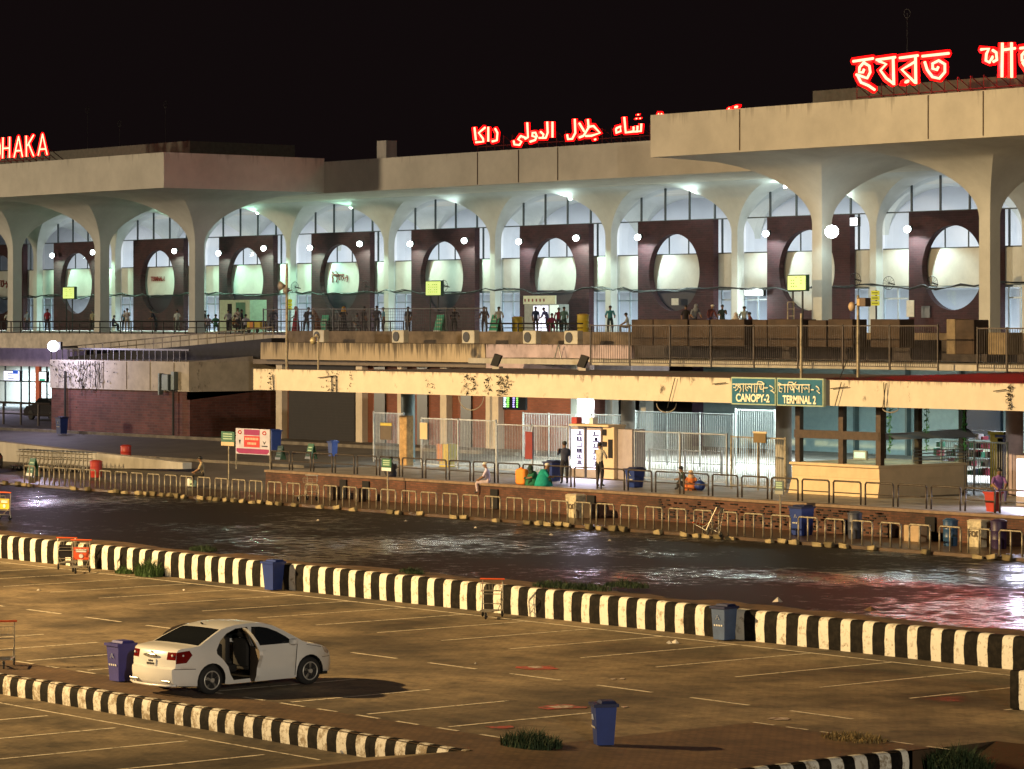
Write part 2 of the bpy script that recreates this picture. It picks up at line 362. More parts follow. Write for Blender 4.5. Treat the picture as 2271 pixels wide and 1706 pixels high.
m_ = MB(); m_.quad((-42.3, -60, -.40), (60, -60, -.40), (60, 44.1, -.40), (-30, 44.1, -.40), (-42.3, 44.1, -.40)); m_.quad((-42.3, 44.1, -.40), (-30, 44.1, -.40), (-30, 47.5, .0), (-42.3, 46.4, .0)); m_.quad((-30, 44.1, -.40), (60, 44.1, -.40), (60, 47.5, 0), (-30, 47.5, 0)); m_.quad((-42.3, 44.1, -.40), (-42.3, 46.4, 0), (-42.3, 44.1, 0)); struct(m_, 'driveway', wet2, recalc=False)
# raised road behind the striped wall
m_ = MB(); m_.quad((-400, 58.2, .62), (60, 58.2, .62), (60, 75.6, .62), (-400, 75.6, .62)); struct(m_, 'road', wet, recalc=False)
m_ = MB(); rows = [(56.45, .72), (56.9, .74), (57.4, .70), (58.0, .66), (58.7, .60)]
random.seed(3)
xs = [-330 + i * 1.1 for i in range(350)]
vs = []; fs = []
for j, (yy, zz) in enumerate(rows):
    for i, xx in enumerate(xs): vs.append((xx, yy + (random.uniform(-.3, .3) if j == 4 else 0), zz + (random.uniform(-.05, .08) if 0 < j < 4 else 0)))
for j in range(4):
    for i in range(len(xs) - 1): n = j * len(xs) + i; fs.append((n, n + 1, n + 1 + len(xs), n + len(xs)))
m_.add(vs, fs); struct(m_, 'earth_verge', earth, smooth=True)
m_ = MB(); m_.box(-400, 60, 75.6, 79.5, .3, .72); struct(m_, 'pavement', walkm)
PX = XY(589, 79.5)
m_ = MB(); m_.quad((PX, 79.7, 1.70), (60, 79.7, 1.70), (60, 180, 1.70), (PX, 180, 1.70)); struct(m_, 'platform', platm, recalc=False)
m_ = MB(); m_.quad((-400, 79.5, .72), (PX, 79.5, .72), (PX, 97, 1.70), (-400, 97, 1.70)); m_.quad((-400, 97, 1.70), (PX, 97, 1.70), (PX, 180, 1.7), (-400, 180, 1.7)); struct(m_, 'side_road', sidem, recalc=False)
m_ = MB(); m_.box(-190, -119, 97.1, 97.4, 1.62, 1.86); m_.box(-190, -119, 88.2, 88.45, 1.1, 1.34); struct(m_, 'side_kerb', mat('dull_kerb', (.16, .14, .115), .85, var=.4, scale=2, bump=.4))
# painted lines
linem = mat('worn_white_line', (.62, .54, .40), .7, var=.6, scale=6, lo=.36, hi=.50)
m_ = MB()
def line(x0, y0, x1, y1, w=.085, z=.006):
    d = Vector((x1 - x0, y1 - y0)); d.normalize(); n = Vector((-d.y, d.x)) * w / 2
    m_.quad((x0 + n.x, y0 + n.y, z), (x0 - n.x, y0 - n.y, z), (x1 - n.x, y1 - n.y, z), (x1 + n.x, y1 + n.y, z))
line(-130, 55.25, -44, 55.25, .10)
x = -69.85 - 2.7 * 22
while x < -44: line(x, 50.2, x, 55.2); x += 2.7
x = -63.5 - 3.05 * 20
while x < -46: line(x, 46.7, x + 1.8, 46.7, .11); x += 3.05
x = -69.5 - 2.7 * 18
while x < -48: line(x, 39.6, x, 43.3, .11); x += 2.7
x = -110
while x < -47.6: line(x, 39.32, x + random.uniform(.5, .9), 39.32, .10, .011); x += 1.35
for i in range(6): line(-47.3 + i * .95, 44.75, -46.7 + i * .95, 44.75, .08, .011)
x = -60.2 - 2.7 * 14
while x < -51: line(x, 30, x, 36.2, .11, -.414); x += 2.7
line(-110, 36.6, -50.8, 36.6, .08, -.414)
struct(m_, 'parking_lines', linem, recalc=False)

# ------------------------------------------------------------------ striped walls
def stripemat(name, period, axis, frac=.47, off=0.0, dirty=.55):
    m = bpy.data.materials.new(name); m.use_nodes = True; N, L, b = nodes(m); b.inputs['Roughness'].default_value = .8; b.inputs['Specular IOR Level'].default_value = .12
    tc = N.new('ShaderNodeTexCoord'); sp = N.new('ShaderNodeSeparateXYZ'); L.new(tc.outputs['Object'], sp.inputs[0])
    nw = N.new('ShaderNodeTexNoise'); nw.inputs['Scale'].default_value = 1.1; nw.inputs['Detail'].default_value = 3; L.new(tc.outputs['Object'], nw.inputs[0])
    ns = N.new('ShaderNodeMath'); ns.operation = 'MULTIPLY_ADD'; ns.inputs[1].default_value = .12; L.new(nw.outputs['Fac'], ns.inputs[0]); L.new(sp.outputs[axis], ns.inputs[2])
    a = N.new('ShaderNodeMath'); a.operation = 'MULTIPLY_ADD'; a.inputs[1].default_value = 1 / period; a.inputs[2].default_value = 500 + off; L.new(ns.outputs[0], a.inputs[0])
    f = N.new('ShaderNodeMath'); f.operation = 'FRACT'; L.new(a.outputs[0], f.inputs[0])
    g = N.new('ShaderNodeMath'); g.operation = 'LESS_THAN'; g.inputs[1].default_value = frac; L.new(f.outputs[0], g.inputs[0])
    nz = N.new('ShaderNodeTexNoise'); nz.inputs['Scale'].default_value = 5; nz.inputs['Detail'].default_value = 9; nz.inputs['Roughness'].default_value = .75; L.new(tc.outputs['Object'], nz.inputs[0])
    w1 = N.new('ShaderNodeValToRGB'); w1.color_ramp.elements[0].position = dirty - .2; w1.color_ramp.elements[0].color = (.30, .24, .16, 1); w1.color_ramp.elements[1].position = dirty - .08; w1.color_ramp.elements[1].color = (.72, .68, .58, 1)
    L.new(nz.outputs['Fac'], w1.inputs[0])
    k1 = N.new('ShaderNodeValToRGB'); k1.color_ramp.elements[0].color = (.007, .006, .005, 1); k1.color_ramp.elements[1].color = (.03, .024, .018, 1); L.new(nz.outputs['Fac'], k1.inputs[0]); k1.color_ramp.elements[0].position = .45; k1.color_ramp.elements[1].position = .75
    mx = N.new('ShaderNodeMix'); mx.data_type = 'RGBA'; L.new(g.outputs[0], mx.inputs[0]); L.new(k1.outputs[0], mx.inputs[6]); L.new(w1.outputs[0], mx.inputs[7]); L.new(mx.outputs[2], b.inputs['Base Color'])
    bp = N.new('ShaderNodeBump'); bp.inputs['Strength'].default_value = .4; bp.inputs['Distance'].default_value = .02; L.new(nz.outputs['Fac'], bp.inputs['Height']); L.new(bp.outputs[0], b.inputs['Normal'])
    return m
def kerb_profile(h, wd, base):    # (y, z) rounded top
    return [(0, base), (-.02, base + h * .5), (0, base + h - .10), (.03, base + h - .035), (.09, base + h), (wd - .09, base + h), (wd - .02, base + h - .05), (wd, base + h - .15), (wd, base)]
def sweep(prof, x0, x1, y, step=.6, wob=.012, seed=1):
    rnd = random.Random(seed); mb = MB(); n = int(abs(x1 - x0) / step); P = []
    for i in range(n + 1):
        xx = x0 + (x1 - x0) * i / n; dy = rnd.uniform(-wob, wob); dz = rnd.uniform(-wob, wob)
        P.append([(xx, y + p + dy, q + (dz if q > prof[0][1] + .05 else 0)) for p, q in prof])
    k = len(prof); mb.v = [v for r in P for v in r]
    for i in range(n):
        for j in range(k - 1): a = i * k + j; mb.f.append((a, a + 1, a + 1 + k, a + k)); mb.m.append(0)
    mb.f.append(tuple(range(k))); mb.m.append(0); mb.f.append(tuple(n * k + j for j in range(k - 1, -1, -1))); mb.m.append(0)
    return mb
# period of the far wall: measure 12 stripes
pw = (XY(2052, 56.2) - XY(1164, 56.2)) / 18.0
wall = sweep(kerb_profile(.77, .35, 0.0), -330, 40, 56.2, seed=2)
o = wall.build('striped_wall', stripemat('wall_stripes', .75, 'X', .43, .0, .56), smooth=True, angle=50)
tag(o, 'long black and white striped low wall between the car park and the wet road', 'wall')
kb = sweep(kerb_profile(.45, .30, -.43), -330, -50.4, 37.5, seed=4)
# tapering end
o = kb.build('striped_kerb', stripemat('kerb_stripes', .64, 'X', .5, .35, .62), smooth=True, angle=50)
tag(o, 'worn black and white striped kerb along the brown strip below the white car', 'kerb')
tp = MB(); n = 12; prof0 = kerb_profile(.45, .30, -.43); k = len(prof0)
for i in range(n + 1):
    t = i / n; bz = -.43 + t * .43
    for p, q in prof0: tp.v.append((-50.4 + 2.9 * t, 37.5 + p, max(q, bz - .01)))
for i in range(n):
    for j in range(k - 1): a = i * k + j; tp.f.append((a, a + 1, a + 1 + k, a + k)); tp.m.append(0)
lpart(tp, 'tapered_end', o.data.materials[0], o, smooth=True)
# short kerb at the bottom right, running away from the camera
kr = sweep(kerb_profile(.46, .30, -.44), -44.0, -5, 0, seed=6, step=.5)
kr.v = [(-42.3 - v[1], -v[0] , v[2]) for v in kr.v]
o = kr.build('striped_kerb', stripemat('kerb_stripes_white', .62, 'Y', .5, .2, .60), smooth=True, angle=50)
tag(o, 'black and white striped kerb end beside the dark weeds at the bottom edge', 'kerb')
eb = MB().bbox(-45.6, -40, 50.4, 50.75, 0, .82, .05)
o = eb.build('striped_wall', stripemat('wall_end_stripes', .9, 'X', .45, .30), smooth=True, angle=40); tag(o, 'striped wall end standing alone at the right edge of the car park', 'wall')

# ------------------------------------------------------------------ the terminal building
T = empty('airport_terminal', (-166, 150, 7.3), 'long white concrete terminal with arched bays, flared columns and dark brick oval portals', 'building')
# fascia streaks use object z: root z 7.3 -> top at 12.6
m_ = MB(); m_.box(-290, -80, 139.12, 178, 17.45, 19.75); part(m_, 'main_roof', fasciam, T)
m_ = MB(); m_.box(-290, -192.5, 125.2, 139.1, 17.5, 20.0); c1 = part(m_, 'projecting_canopy', fasciam, T)
m_ = MB(); m_.box(-141.0, -70, 125.2, 139.1, 17.6, 20.05); c2 = part(m_, 'projecting_canopy', fasciam, T)
m_ = MB(); m_.box(-290, -211.6, 140, 150, 20.0, 22.15); part(m_, 'roof_parapet', mat('upper_parapet', (.13, .12, .095), .85, var=.2), T)
m_ = MB(); m_.box(-142.7, -70, 140, 150, 20.06, 22.2); part(m_, 'roof_parapet', MATS['upper_parapet'], T)
p = AY(836, 341, 146); m_ = MB(); m_.box(p.x, p.x + 1.15, 146, 147, 19.8, p.z + .95); part(m_, 'chimney', concrete, T)
seam = mat('seam_dark', (.10, .07, .05), .9)
m_ = MB()
for sx in (1058, 1149, 1236): xx = XY(sx, 139.1); m_.box(xx, xx + .07, 139.085, 139.118, 17.5, 19.7)
for sx in (1640, 2058, 2180): xx = XY(sx, 125.2); m_.box(xx, xx + .06, 125.165, 125.198, 17.7, 20.0)
part(m_, 'expansion_joint', seam, T)
# drip lip under the fascias
def mushroom(a, zs, zt, Rr, foot=7.3, n=14, fy=1.0):
    """square column flaring by an elliptical curve into the soffit; unit centred on 0,0"""
    mb = MB(); prof = [(a * 1.12, foot), (a * 1.12, foot + .25), (a * 1.02, foot + .3), (a, zs)]
    for i in range(1, n + 1):
        t = i / n; prof.append((a + (Rr - a) * (1 - math.sqrt(max(0, 1 - t * t))), zs + (zt - zs) * t))
    prof.append((Rr, zt + .02))
    vs = []; fs = []
    for (h, z) in prof:
        g = a + (h - a) * fy if h > a * 1.2 else h
        vs += [(-h, -g, z), (h, -g, z), (h, g, z), (-h, g, z)]
    for i in range(len(prof) - 1):
        for k in range(4): fs.append((i * 4 + k, i * 4 + (k + 1) % 4, i * 4 + 4 + (k + 1) % 4, i * 4 + 4 + k))
    mb.add(vs, fs); return mb
def shift(mb, dx, dy, dz=0): mb.v = [(v[0] + dx, v[1] + dy, v[2] + dz) for v in mb.v]; return mb
protoW = None; protoF = None
for k in range(-8, 6):
    cx = -173.1 + 13.0 * k
    if protoW is None:
        protoW = part(shift(mushroom(.29, 14.0, 17.44, 6.49, fy=.36), cx, 150.0), 'column', vaultm, T, smooth=True, angle=25); w0 = cx
    else:
        c = protoW.copy(); COL.objects.link(c); c.parent = T; c.location = (cx - w0, 0, 0)
    c = protoW.copy(); COL.objects.link(c); c.parent = T; c.location = (cx - w0, 14.5, 0); c.name = 'interior_column'
fr = [-251.2 + 13 * i for i in range(0, 5)] + [-134.2 + 13 * i for i in range(0, 4)]
fr = [x for x in fr if x < -198 or x > -140]
for i, cx in enumerate(fr):
    if protoF is None:
        protoF = part(shift(mushroom(.40, 13.6, 17.5, 6.62), cx, 132.4), 'front_column', vaultm, T, smooth=True, angle=25); f0 = cx
    else:
        c = protoF.copy(); COL.objects.link(c); c.parent = T; c.location = (cx - f0, 0, .1 if cx > -150 else 0)
# roof soffit between wall columns and front of slab gets the slab itself. bays:
intw = mat('interior_wall', (.70, .70, .74), .8, var=.08, scale=.3)
mull = mat('window_mullion', (.05, .06, .06), .5, .3)
tealtint = mat('door_frame_metal', (.30, .36, .40), .4, .3)
m_ = MB(); m_.quad((-290, 164.2, 7.3), (-100, 164.2, 7.3), (-100, 164.2, 17.4), (-290, 164.2, 17.4)); part(m_, 'interior_wall', intw, T)
m_ = MB(); m_.box(-290, -100, 150.62, 164, 10.32, 10.5); part(m_, 'mezzanine_floor', intw, T)
bays = [-166.6 + 13 * k for k in range(-7, 4)]
def ring(cx, cz, hw, hh, x0, x1, z0, z1, y0, y1, n=64):
    """slab x0..x1,z0..z1 pierced by an oval"""
    mb = MB(); ov = []; rc = []
    corners = [math.atan2(z - cz, x - cx) for x, z in ((x0, z0), (x1, z0), (x1, z1), (x0, z1))]
    angs = sorted(set([2 * math.pi * i / n - math.pi for i in range(n)] + corners))
    for a in angs:
        c, s_ = math.cos(a), math.sin(a)
        t = 1 / math.sqrt((c / hw) ** 2 + (s_ / hh) ** 2); q = .97 + .03 * abs(s_) ** 3
        ov.append((cx + c * t * q, cz + s_ * t))
        tx = ((x1 - cx) / c if c > 1e-9 else (x0 - cx) / c if c < -1e-9 else 1e9); tz = ((z1 - cz) / s_ if s_ > 1e-9 else (z0 - cz) / s_ if s_ < -1e-9 else 1e9)
        t = min(tx, tz); rc.append((cx + c * t, cz + s_ * t))
    n = len(angs)
    vs = [(x, y0, z) for x, z in ov] + [(x, y0, z) for x, z in rc] + [(x, y1, z) for x, z in ov] + [(x, y1, z) for x, z in rc]
    fs = []
    for i in range(n):
        j = (i + 1) % n
        fs += [(i, j, n + j, n + i), (2 * n + i, 3 * n + i, 3 * n + j, 2 * n + j), (i, 2 * n + i, 2 * n + j, j), (n + i, n + j, 3 * n + j, 3 * n + i)]
    return mb.add(vs, fs)
doorg = panemat('door_pane', (.80, .88, .95), .10)
PT = {}
def bay_part(key, fn, name, m, cx, parent=T, **k):
    if key not in PT:
        o = part(shift(fn(), cx, 0), name, m, parent, **k); PT[key] = (o, cx); return o
    o0, x0 = PT[key]; c = o0.copy(); COL.objects.link(c); c.parent = parent; c.location = (cx - x0, 0, 0); return c
def f_pane():
    return MB().quad((-6.2, 150.5, 12.75), (6.2, 150.5, 12.75), (6.2, 150.5, 17.42), (-6.2, 150.5, 17.42))
def f_mull():
    m = MB()
    for dx in (-3.75, -1.25, 1.25, 3.8): m.box(dx - .055, dx + .055, 150.36, 150.48, 15.1, 17.4)
    m.box(-6.2, 6.2, 150.35, 150.49, 15.02, 15.1); m.box(-6.2, 6.2, 150.34, 150.49, 12.68, 12.76)
    m.box(-3.35, -3.25, 150.36, 150.48, 12.76, 15.02); m.box(4.5, 4.6, 150.36, 150.48, 12.76, 15.02); m.box(-.9, -.84, 150.4, 150.48, 12.76, 15.02); m.box(1.1, 1.16, 150.4, 150.48, 12.76, 15.02)
    return m
def f_panel(): return MB().box(-6.2, 6.2, 150.3, 150.6, 10.35, 12.68)
def f_doors():
    m = MB()
    for a, c_ in ((-6.2, -3.3), (4.5, 6.2), (-3.3, 4.5)):
        m.quad((a, 150.45, 7.32), (c_, 150.45, 7.32), (c_, 150.45, 10.3), (a, 150.45, 10.3))
    return m
def f_dframe():
    m = MB()
    for x in (-6.15, -4.9, -3.55, 4.55, 5.5, 6.1): m.box(x - .05, x + .05, 150.36, 150.44, 7.3, 10.3)
    m.box(-6.2, -3.3, 150.35, 150.44, 9.5, 9.6); m.box(4.5, 6.2, 150.35, 150.44, 9.5, 9.6); m.box(-6.2, 6.2, 150.33, 150.44, 10.2, 10.36)
    return m
portals = []
for k, cx in enumerate(bays):
    bay_part('pane', f_pane, 'arched_window', pane, cx)
    fr_ = bay_part('mull', f_mull, 'window_frame', mull, cx)
    bay_part('panel', f_panel, 'white_panel', whitewall, cx)
    bay_part('doors', f_doors, 'glass_door', doorg, cx)
    bay_part('dframe', f_dframe, 'door_frame', tealtint, cx)
    bay_part('portal', lambda: ring(.45, 11.45, 2.68, 2.66, -3.3, 4.45, 7.32, 15.02, 149.68, 150.15), 'brick_portal', brickp, cx)
# flat panels, mostly dark, filling the bottoms of some ovals
for i in (2, 4, 5, 7, 8, 6, 3):
    cx = bays[i]; m_ = MB().box(cx - 2.3, cx + 3.4, 150.18, 150.28, 7.32, 10.32); part(m_, 'lower_panel', mat('dark_panel', (.03, .025, .035), .5) if i not in (8,) else whitewall, T)
# interior lights of the upper hall and the ground floor
lamp('hall_light', 'AREA', (-195, 157, 17.0), 13500, (.86, .96, .98), direction=(0, .001, -1), size=(150, 4))
lamp('lobby_light', 'AREA', (-195, 155, 10.2), 22000, (.72, .88, 1.0), direction=(0, .001, -1), size=(150, 3))
# terminal-1 writing inside two ovals (red on white)
redtx = mat('dark_red_lettering', (.25, .03, .02), .6)
t_ = text_mesh('TERMINAL-1', .52, redtx, .01, .015, sx=.75, name='terminal_lettering', parent=T); t_.rotation_euler = (R(90), 0, 0); pp = AY(350, 619, 150.2) - T.location; t_.location = pp
def strokes(mb, lst, f, Y, r, n=6):
    for st in lst:
        w_ = r
        if isinstance(st[0], (int, float)): w_ = st[0]; st = st[1:]
        mb.tube([AY(*f(x, y), Y) for x, y in st], w_, n)
f_b2 = lambda x, y: (600 + x * 330 / 2212, 600 + y * 220 / 1475)
m_ = MB(); strokes(m_, [[(905, 62), (1090, 62)], [(915, 20), (935, 60)], [(960, 10), (1000, 40), (975, 60)], [(915, 95), (925, 130), (920, 180)], [(985, 75), (990, 130), (975, 175)], [(1030, 70), (1030, 150)], [(1060, 90), (1090, 110), (1070, 150)], [(1110, 110), (1135, 100)], [(1135, 70), (1145, 120), (1135, 175)]], f_b2, 150.22, .045)
part(m_, 'terminal_lettering', redtx, T)
f_b3 = lambda x, y: (x * 600 / 1994, 250 + y * 500 / 1662)
m_ = MB(); strokes(m_, [[(0, 1240), (28, 1240)], [(8, 1245), (8, 1285)], [(22, 1245), (28, 1265), (18, 1285)], [(36, 1262), (44, 1262)], [(46, 1245), (52, 1270), (46, 1290)]], f_b3, 150.22, .06)
part(m_, 'terminal_lettering', redtx, T)

# floodlights on the portals and at the soffit
lensN = 0
def flood(loc, power, col=(.80, 1, .90), big=1.0, label='', down=1, top=False):
    e = empty('floodlight', loc, label, 'floodlight', 'floodlights on the brick portals' if not top else 'floodlights under the soffit')
    r = .2 * big
    m = MB().box(-.22, .22, -.02, .16, -.16, .16) if not top else MB().box(-.16, .16, -.16, .16, 0, .12); lpart(m, 'housing', dark, e)
    m = MB().ball((0, -.12, -.08), r, 10, (1.15, .6, .85)); lpart(m, 'lens', lampm, e)
    if top: l = lamp('floodlight_bulb', 'POINT', (0, -.38, -.25), power, col, radius=.12)
    else: l = lamp('floodlight_bulb', 'SPOT', (0, -.45 * big, -.22), power, col, radius=.10, direction=(0, .12, -1), spot=150); l.data.spot_blend = .35
    l.parent = e
    return e
GR = (.48, 1, .74); WH = (.72, .96, .94)
mid = {0: 'bay-one', }
order = ['outermost left', 'second', 'third', 'fourth', 'fifth', 'sixth', 'seventh', 'eighth', 'ninth', 'tenth']
def xlab(cx): return ''
fl = [(118, 565, 1.1, GR), (208, 558, 1.5, GR), (389, 555, 1.5, GR), (487, 560, 1.0, GR), (587, 549, 1.7, GR), (690, 548, 1.7, GR), (800, 539, 1.2, (.62, 1, .80)), (912, 539, 1.1, (.66, 1, .82)), (1032, 532, 1.1, (.68, 1, .84)),
      (1153, 534, .9, WH), (1280, 526, 1.7, (.70, 1, .86)), (1417, 524, 1.6, WH), (1701, 516, 1.2, WH), (1848, 511, 3.2, WH), (2015, 506, 1.7, WH)]
nm = ['at the far left portal, left lamp', 'at the far left portal beside the first column', 'on the TERMINAL-1 portal', 'left lamp on the portal behind the open shed', 'right lamp beside the loudspeaker pole top', 'left lamp of the portal with red Bengali writing', 'right lamp of the portal with red Bengali writing',
      'left lamp of the portal behind the green notice box', 'right lamp of the portal behind the green notice box', 'left lamp of the portal over the lit stall', 'right lamp of the portal over the lit stall', 'single lamp of the portal with the small square notice', 'lamp left of the right front column', 'brightest lamp, beside the right front column', 'lamp left of the last oval portal']
for i, (x, y, p, c) in enumerate(fl):
    pt = AY(x, y, 149.0 if i != 13 else 131.4)
    flood(pt, 620 * (p if i != 13 else .45), c, 1.25 if p < 3 else 2.2, 'bright floodlight, ' + nm[i])
tl = [(574, 469), (782, 457), (1019, 446), (1268, 438), (1548, 423), (1745, 411), (1871, 424), (392, 478)]
tn = ['third visible bay', 'bay with red Bengali writing', 'bay behind the green notice box', 'bay over the lit stall', 'bay with the small square notice', 'bay behind the right front column', 'soffit just right of the right front column', 'bay with the TERMINAL-1 writing']
for i, (x, y) in enumerate(tl):
    pt = AY(x, y, 149.2)
    flood(pt, 140 if i != 4 else 170, GR if i in (0, 1, 7) else WH, .8, 'small soffit lamp high in the ' + tn[i], top=True)
# wires sagging along the facade
rnd = random.Random(5)
m_ = MB(); pts = []
xx = -262
while xx < -128:
    pts.append((xx, 149.05, 10.3 + rnd.uniform(-.12, .12) + .12 * math.sin(xx * .5))); xx += 1.1
m_.tube(pts, .05, 5)
pts = [(a, b_ - .06, c_ + rnd.uniform(-.1, .12)) for a, b_, c_ in pts]; m_.tube(pts, .035, 4)
o = m_.build('cable', dark, None); tag(o, 'bundle of black cables sagging along the whole arched facade', 'cable')
# wall fans and aerials on the facade
def fan(x, y, lab):
    e = empty('wall_fan', AY(x, y, 148.7), lab, 'fan', 'fans and dishes on the facade')
    m = MB()
    for k in range(12):
        a = 2 * math.pi * k / 12; m.tube([(0, 0, 0), (.5 * math.cos(a), -.05, .42 * math.sin(a))], .012, 4)
    m.tube([(.5 * math.cos(2 * math.pi * k / 16), -.05, .42 * math.sin(2 * math.pi * k / 16)) for k in range(17)], .02, 4)
    lpart(m, 'cage', dark, e); m = MB().tube([(0, 0, 0), (0, .5, -.1)], .04, 6); lpart(m, 'bracket', dark, e)
for x, y, l in ((655, 637, 'black wall fan left of the portal with red Bengali writing'), (812, 635, 'black wall fan right of the portal with red Bengali writing'), (1898, 620, 'black wall fan right of the right front column'), (1972, 628, 'wire fan on the white panel left of the last portal'), (2068, 628, 'black fan hung across the last oval portal'), (985, 634, 'small fan just right of the green notice box')):
    fan(x, y, l)

# ------------------------------------------------------------------ elevated deck
m_ = MB(); m_.box(-330, -147, 112, 166, 6.30, 7.3); m_.box(-147, -60, 104, 166, 6.7, 7.3)
deckm = mat('deck_concrete', (.66, .58, .48), .8, var=.3, scale=1.2)
D = m_.build('elevated_roadway', deckm, None); tag(D, 'raised departures roadway slab in front of the arched facade', 'roadway')
m_ = MB().box(-147.2, -60, 103.9, 103.98, 6.72, 7.55); lpart(m_, 'edge_wall', mat('dark_brown_wall', (.17, .13, .095), .85, var=.5, scale=1.0), D)  # dark brown wall with random tone
# left part railing
def railing(name, x0, x1, y, z, h, m, label, step=1.2, bars=True, r=.03, group=None, n_mid=1):
    e = empty(name, ((x0 + x1) / 2, y, z), label, 'railing', group); L_ = (x1 - x0) / 2
    mb = MB().tube([(-L_, 0, h), (L_, 0, h)], r * 1.4, 5)
    for k in range(n_mid): mb.tube([(-L_, 0, h * (k + 1) / (n_mid + 1)), (L_, 0, h * (k + 1) / (n_mid + 1))], r * .8, 4)
    lpart(mb, 'rail', m, e)
    mb = MB(); x = -L_
    while x <= L_ + .01: mb.box(x - r, x + r, -r, r, 0, h); x += step
    lpart(mb, 'baluster', m, e); return e
railing('deck_railing', -285, -147.5, 112.15, 7.3, .78, dark, 'dark railing with pale posts along the raised roadway on the left', 1.25, n_mid=1)
railing('deck_railing', XY(1078, 104.1), XY(1292, 104.1), 104.1, 7.3, .66, dark, 'dark railing above the air conditioners in front of the lit stall', 1.3, n_mid=2)
# fence of welded mesh on the deck
e = empty('mesh_fence', (XY(830, 104.2), 104.2, 7.3), 'tall black welded mesh fence on the deck behind the loudspeaker pole', 'fence')
x0, x1 = XY(584, 104.2) - e.location.x, XY(1079, 104.2) - e.location.x
m_ = MB(); m_.box(x0, x1, -.02, .02, 1.42, 1.47); m_.box(x0, x1, -.02, .02, .02, .06)
for k in range(7): xx = x0 + (x1 - x0) * k / 6; m_.box(xx - .03, xx + .03, -.03, .03, 0, 1.5)
lpart(m_, 'frame', dark, e); m_ = MB(); x = x0
while x < x1: m_.box(x, x + .012, -.006, .006, .05, 1.44); x += .16
z = .16
while z < 1.4: m_.box(x0, x1, -.005, .005, z, z + .012); z += .16
lpart(m_, 'wire_mesh', dark, e)
# access ramp with dark parapet, rising to the deck
R0 = XY(290, 103.2); R1 = XY(602, 103.2)
e = empty('access_ramp', (R0, 103.2, 5.2), 'dark sloping ramp with a thin pipe rail rising to the deck behind the shed', 'ramp')
m_ = MB(); m_.prism([(R0 - 7, 5.0), (R1, 5.9), (R1, 7.15), (R0 - 7, 5.95)], 'Y', 103.2, 111.8)
part(m_, 'parapet', mat('dark_ramp_concrete', (.016, .014, .016), .8, var=.4), e)
m_ = MB()
for dz in (.32, .62): m_.tube([(R0 - 7, 103.3, 5.95 + dz), (R1, 103.3, 7.15 + dz)], .035, 5)
for k in range(24): t = k / 23; xx = R0 - 7 + (R1 - R0 + 7) * t; zz = 5.95 + 1.2 * t; m_.tube([(xx, 103.3, zz), (xx, 103.3, zz + .62)], .03, 4)
part(m_, 'pipe_rail', railm, e)

# left shed (ramp house) of peeling white over brick
X0, X1 = XY(114, 99), XY(421, 99)
B = empty('brick_house', ((X0 + X1) / 2, 99, 1.7), 'low building with peeling white upper wall over a plain purple brick base', 'building')
m_ = MB().box(X0, X1, 99, 111, 1.70, 4.2); part(m_, 'brick_base', brick, B)
m_ = MB().box(X0 + .0, X1 + .06, 98.9, 111, 4.2, 5.85); part(m_, 'white_wall', oldwhite, B)
m_ = MB()
for k in range(6): xx = X0 + 1.0 + k * (X1 - X0) / 6; m_.box(xx, xx + .03, 98.87, 98.898, 4.25, 5.8)
part(m_, 'wall_joint', mat('joint_grey', (.25, .21, .18), .9), B)
for sx in (145, 385):
    xx = XY(sx, 98.8); m_ = MB().tube([(xx, 98.78, 1.75), (xx, 98.78, 5.2)], .07, 8); part(m_, 'drain_pipe', dark, B)
m_ = MB(); xx = XY(357, 98.8); m_.box(xx, xx + .12, 98.6, 98.85, 4.0, 5.2); m_.bbox(xx + .5, xx + 1.15, 98.5, 98.85, 4.25, 5.15, .03); m_.box(xx + 1.3, xx + 1.6, 98.6, 98.85, 4.3, 5.3); part(m_, 'junction_box', mat('grey_green_metal', (.12, .15, .15), .5, .4), B)
m_ = MB(); x = X0
while x < X1: m_.box(x, x + .05, 98.95, 99.0, 5.85, 6.45); x += .62
m_.box(X0, X1, 98.94, 99.02, 6.45, 6.55); part(m_, 'roof_railing', mat('dull_rail', (.07, .065, .07), .5, .4), B)
# slanting side parapet rising away on the right, dark recess under
m_ = MB(); m_.prism([(99.0, 3.75), (106.5, 4.45), (106.5, 6.35), (99.0, 5.85)], 'X', X1 - .3, X1)
part(m_, 'side_parapet', mat('grey_brown_wall', (.48, .43, .40), .85, var=.15), B)
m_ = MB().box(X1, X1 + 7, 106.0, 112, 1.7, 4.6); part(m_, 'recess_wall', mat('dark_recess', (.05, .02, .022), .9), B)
# dead creeper / stains over the left end
rnd = random.Random(11); m_ = MB()
for k in range(420):
    a = rnd.gauss(0, 1.2); zz = 5.7 - abs(rnd.gauss(0, .9)); xx = X0 + 3.0 + a * 1.4; s_ = rnd.uniform(.05, .16); y_ = 98.86 - rnd.uniform(0, .15)
    d1, d2, d3, d4 = [(rnd.uniform(-s_, s_), rnd.uniform(-.03, .03), rnd.uniform(-s_, s_)) for _ in range(4)]
    m_.add([(xx + q[0], y_ + q[1], max(1.9, zz) + q[2]) for q in (d1, d2, d3)], [(0, 1, 2)])
for k in range(9):
    xx = X0 + .6 + rnd.uniform(0, 5); pts = []; zz = 5.8
    while zz > rnd.uniform(3.2, 4.6): pts.append((xx, 98.8, zz)); xx += rnd.uniform(-.12, .12); zz -= .25
    if len(pts) > 1: m_.tube(pts, .025, 4)
o = part(m_, 'creeper', mat('dead_creeper', (.05, .045, .035), .9), B)
o.parent = None; o.location = B.location; tag(o, 'straggling dark creeper hanging over the peeling white wall', 'creeper'); o.name = 'wall_creeper'
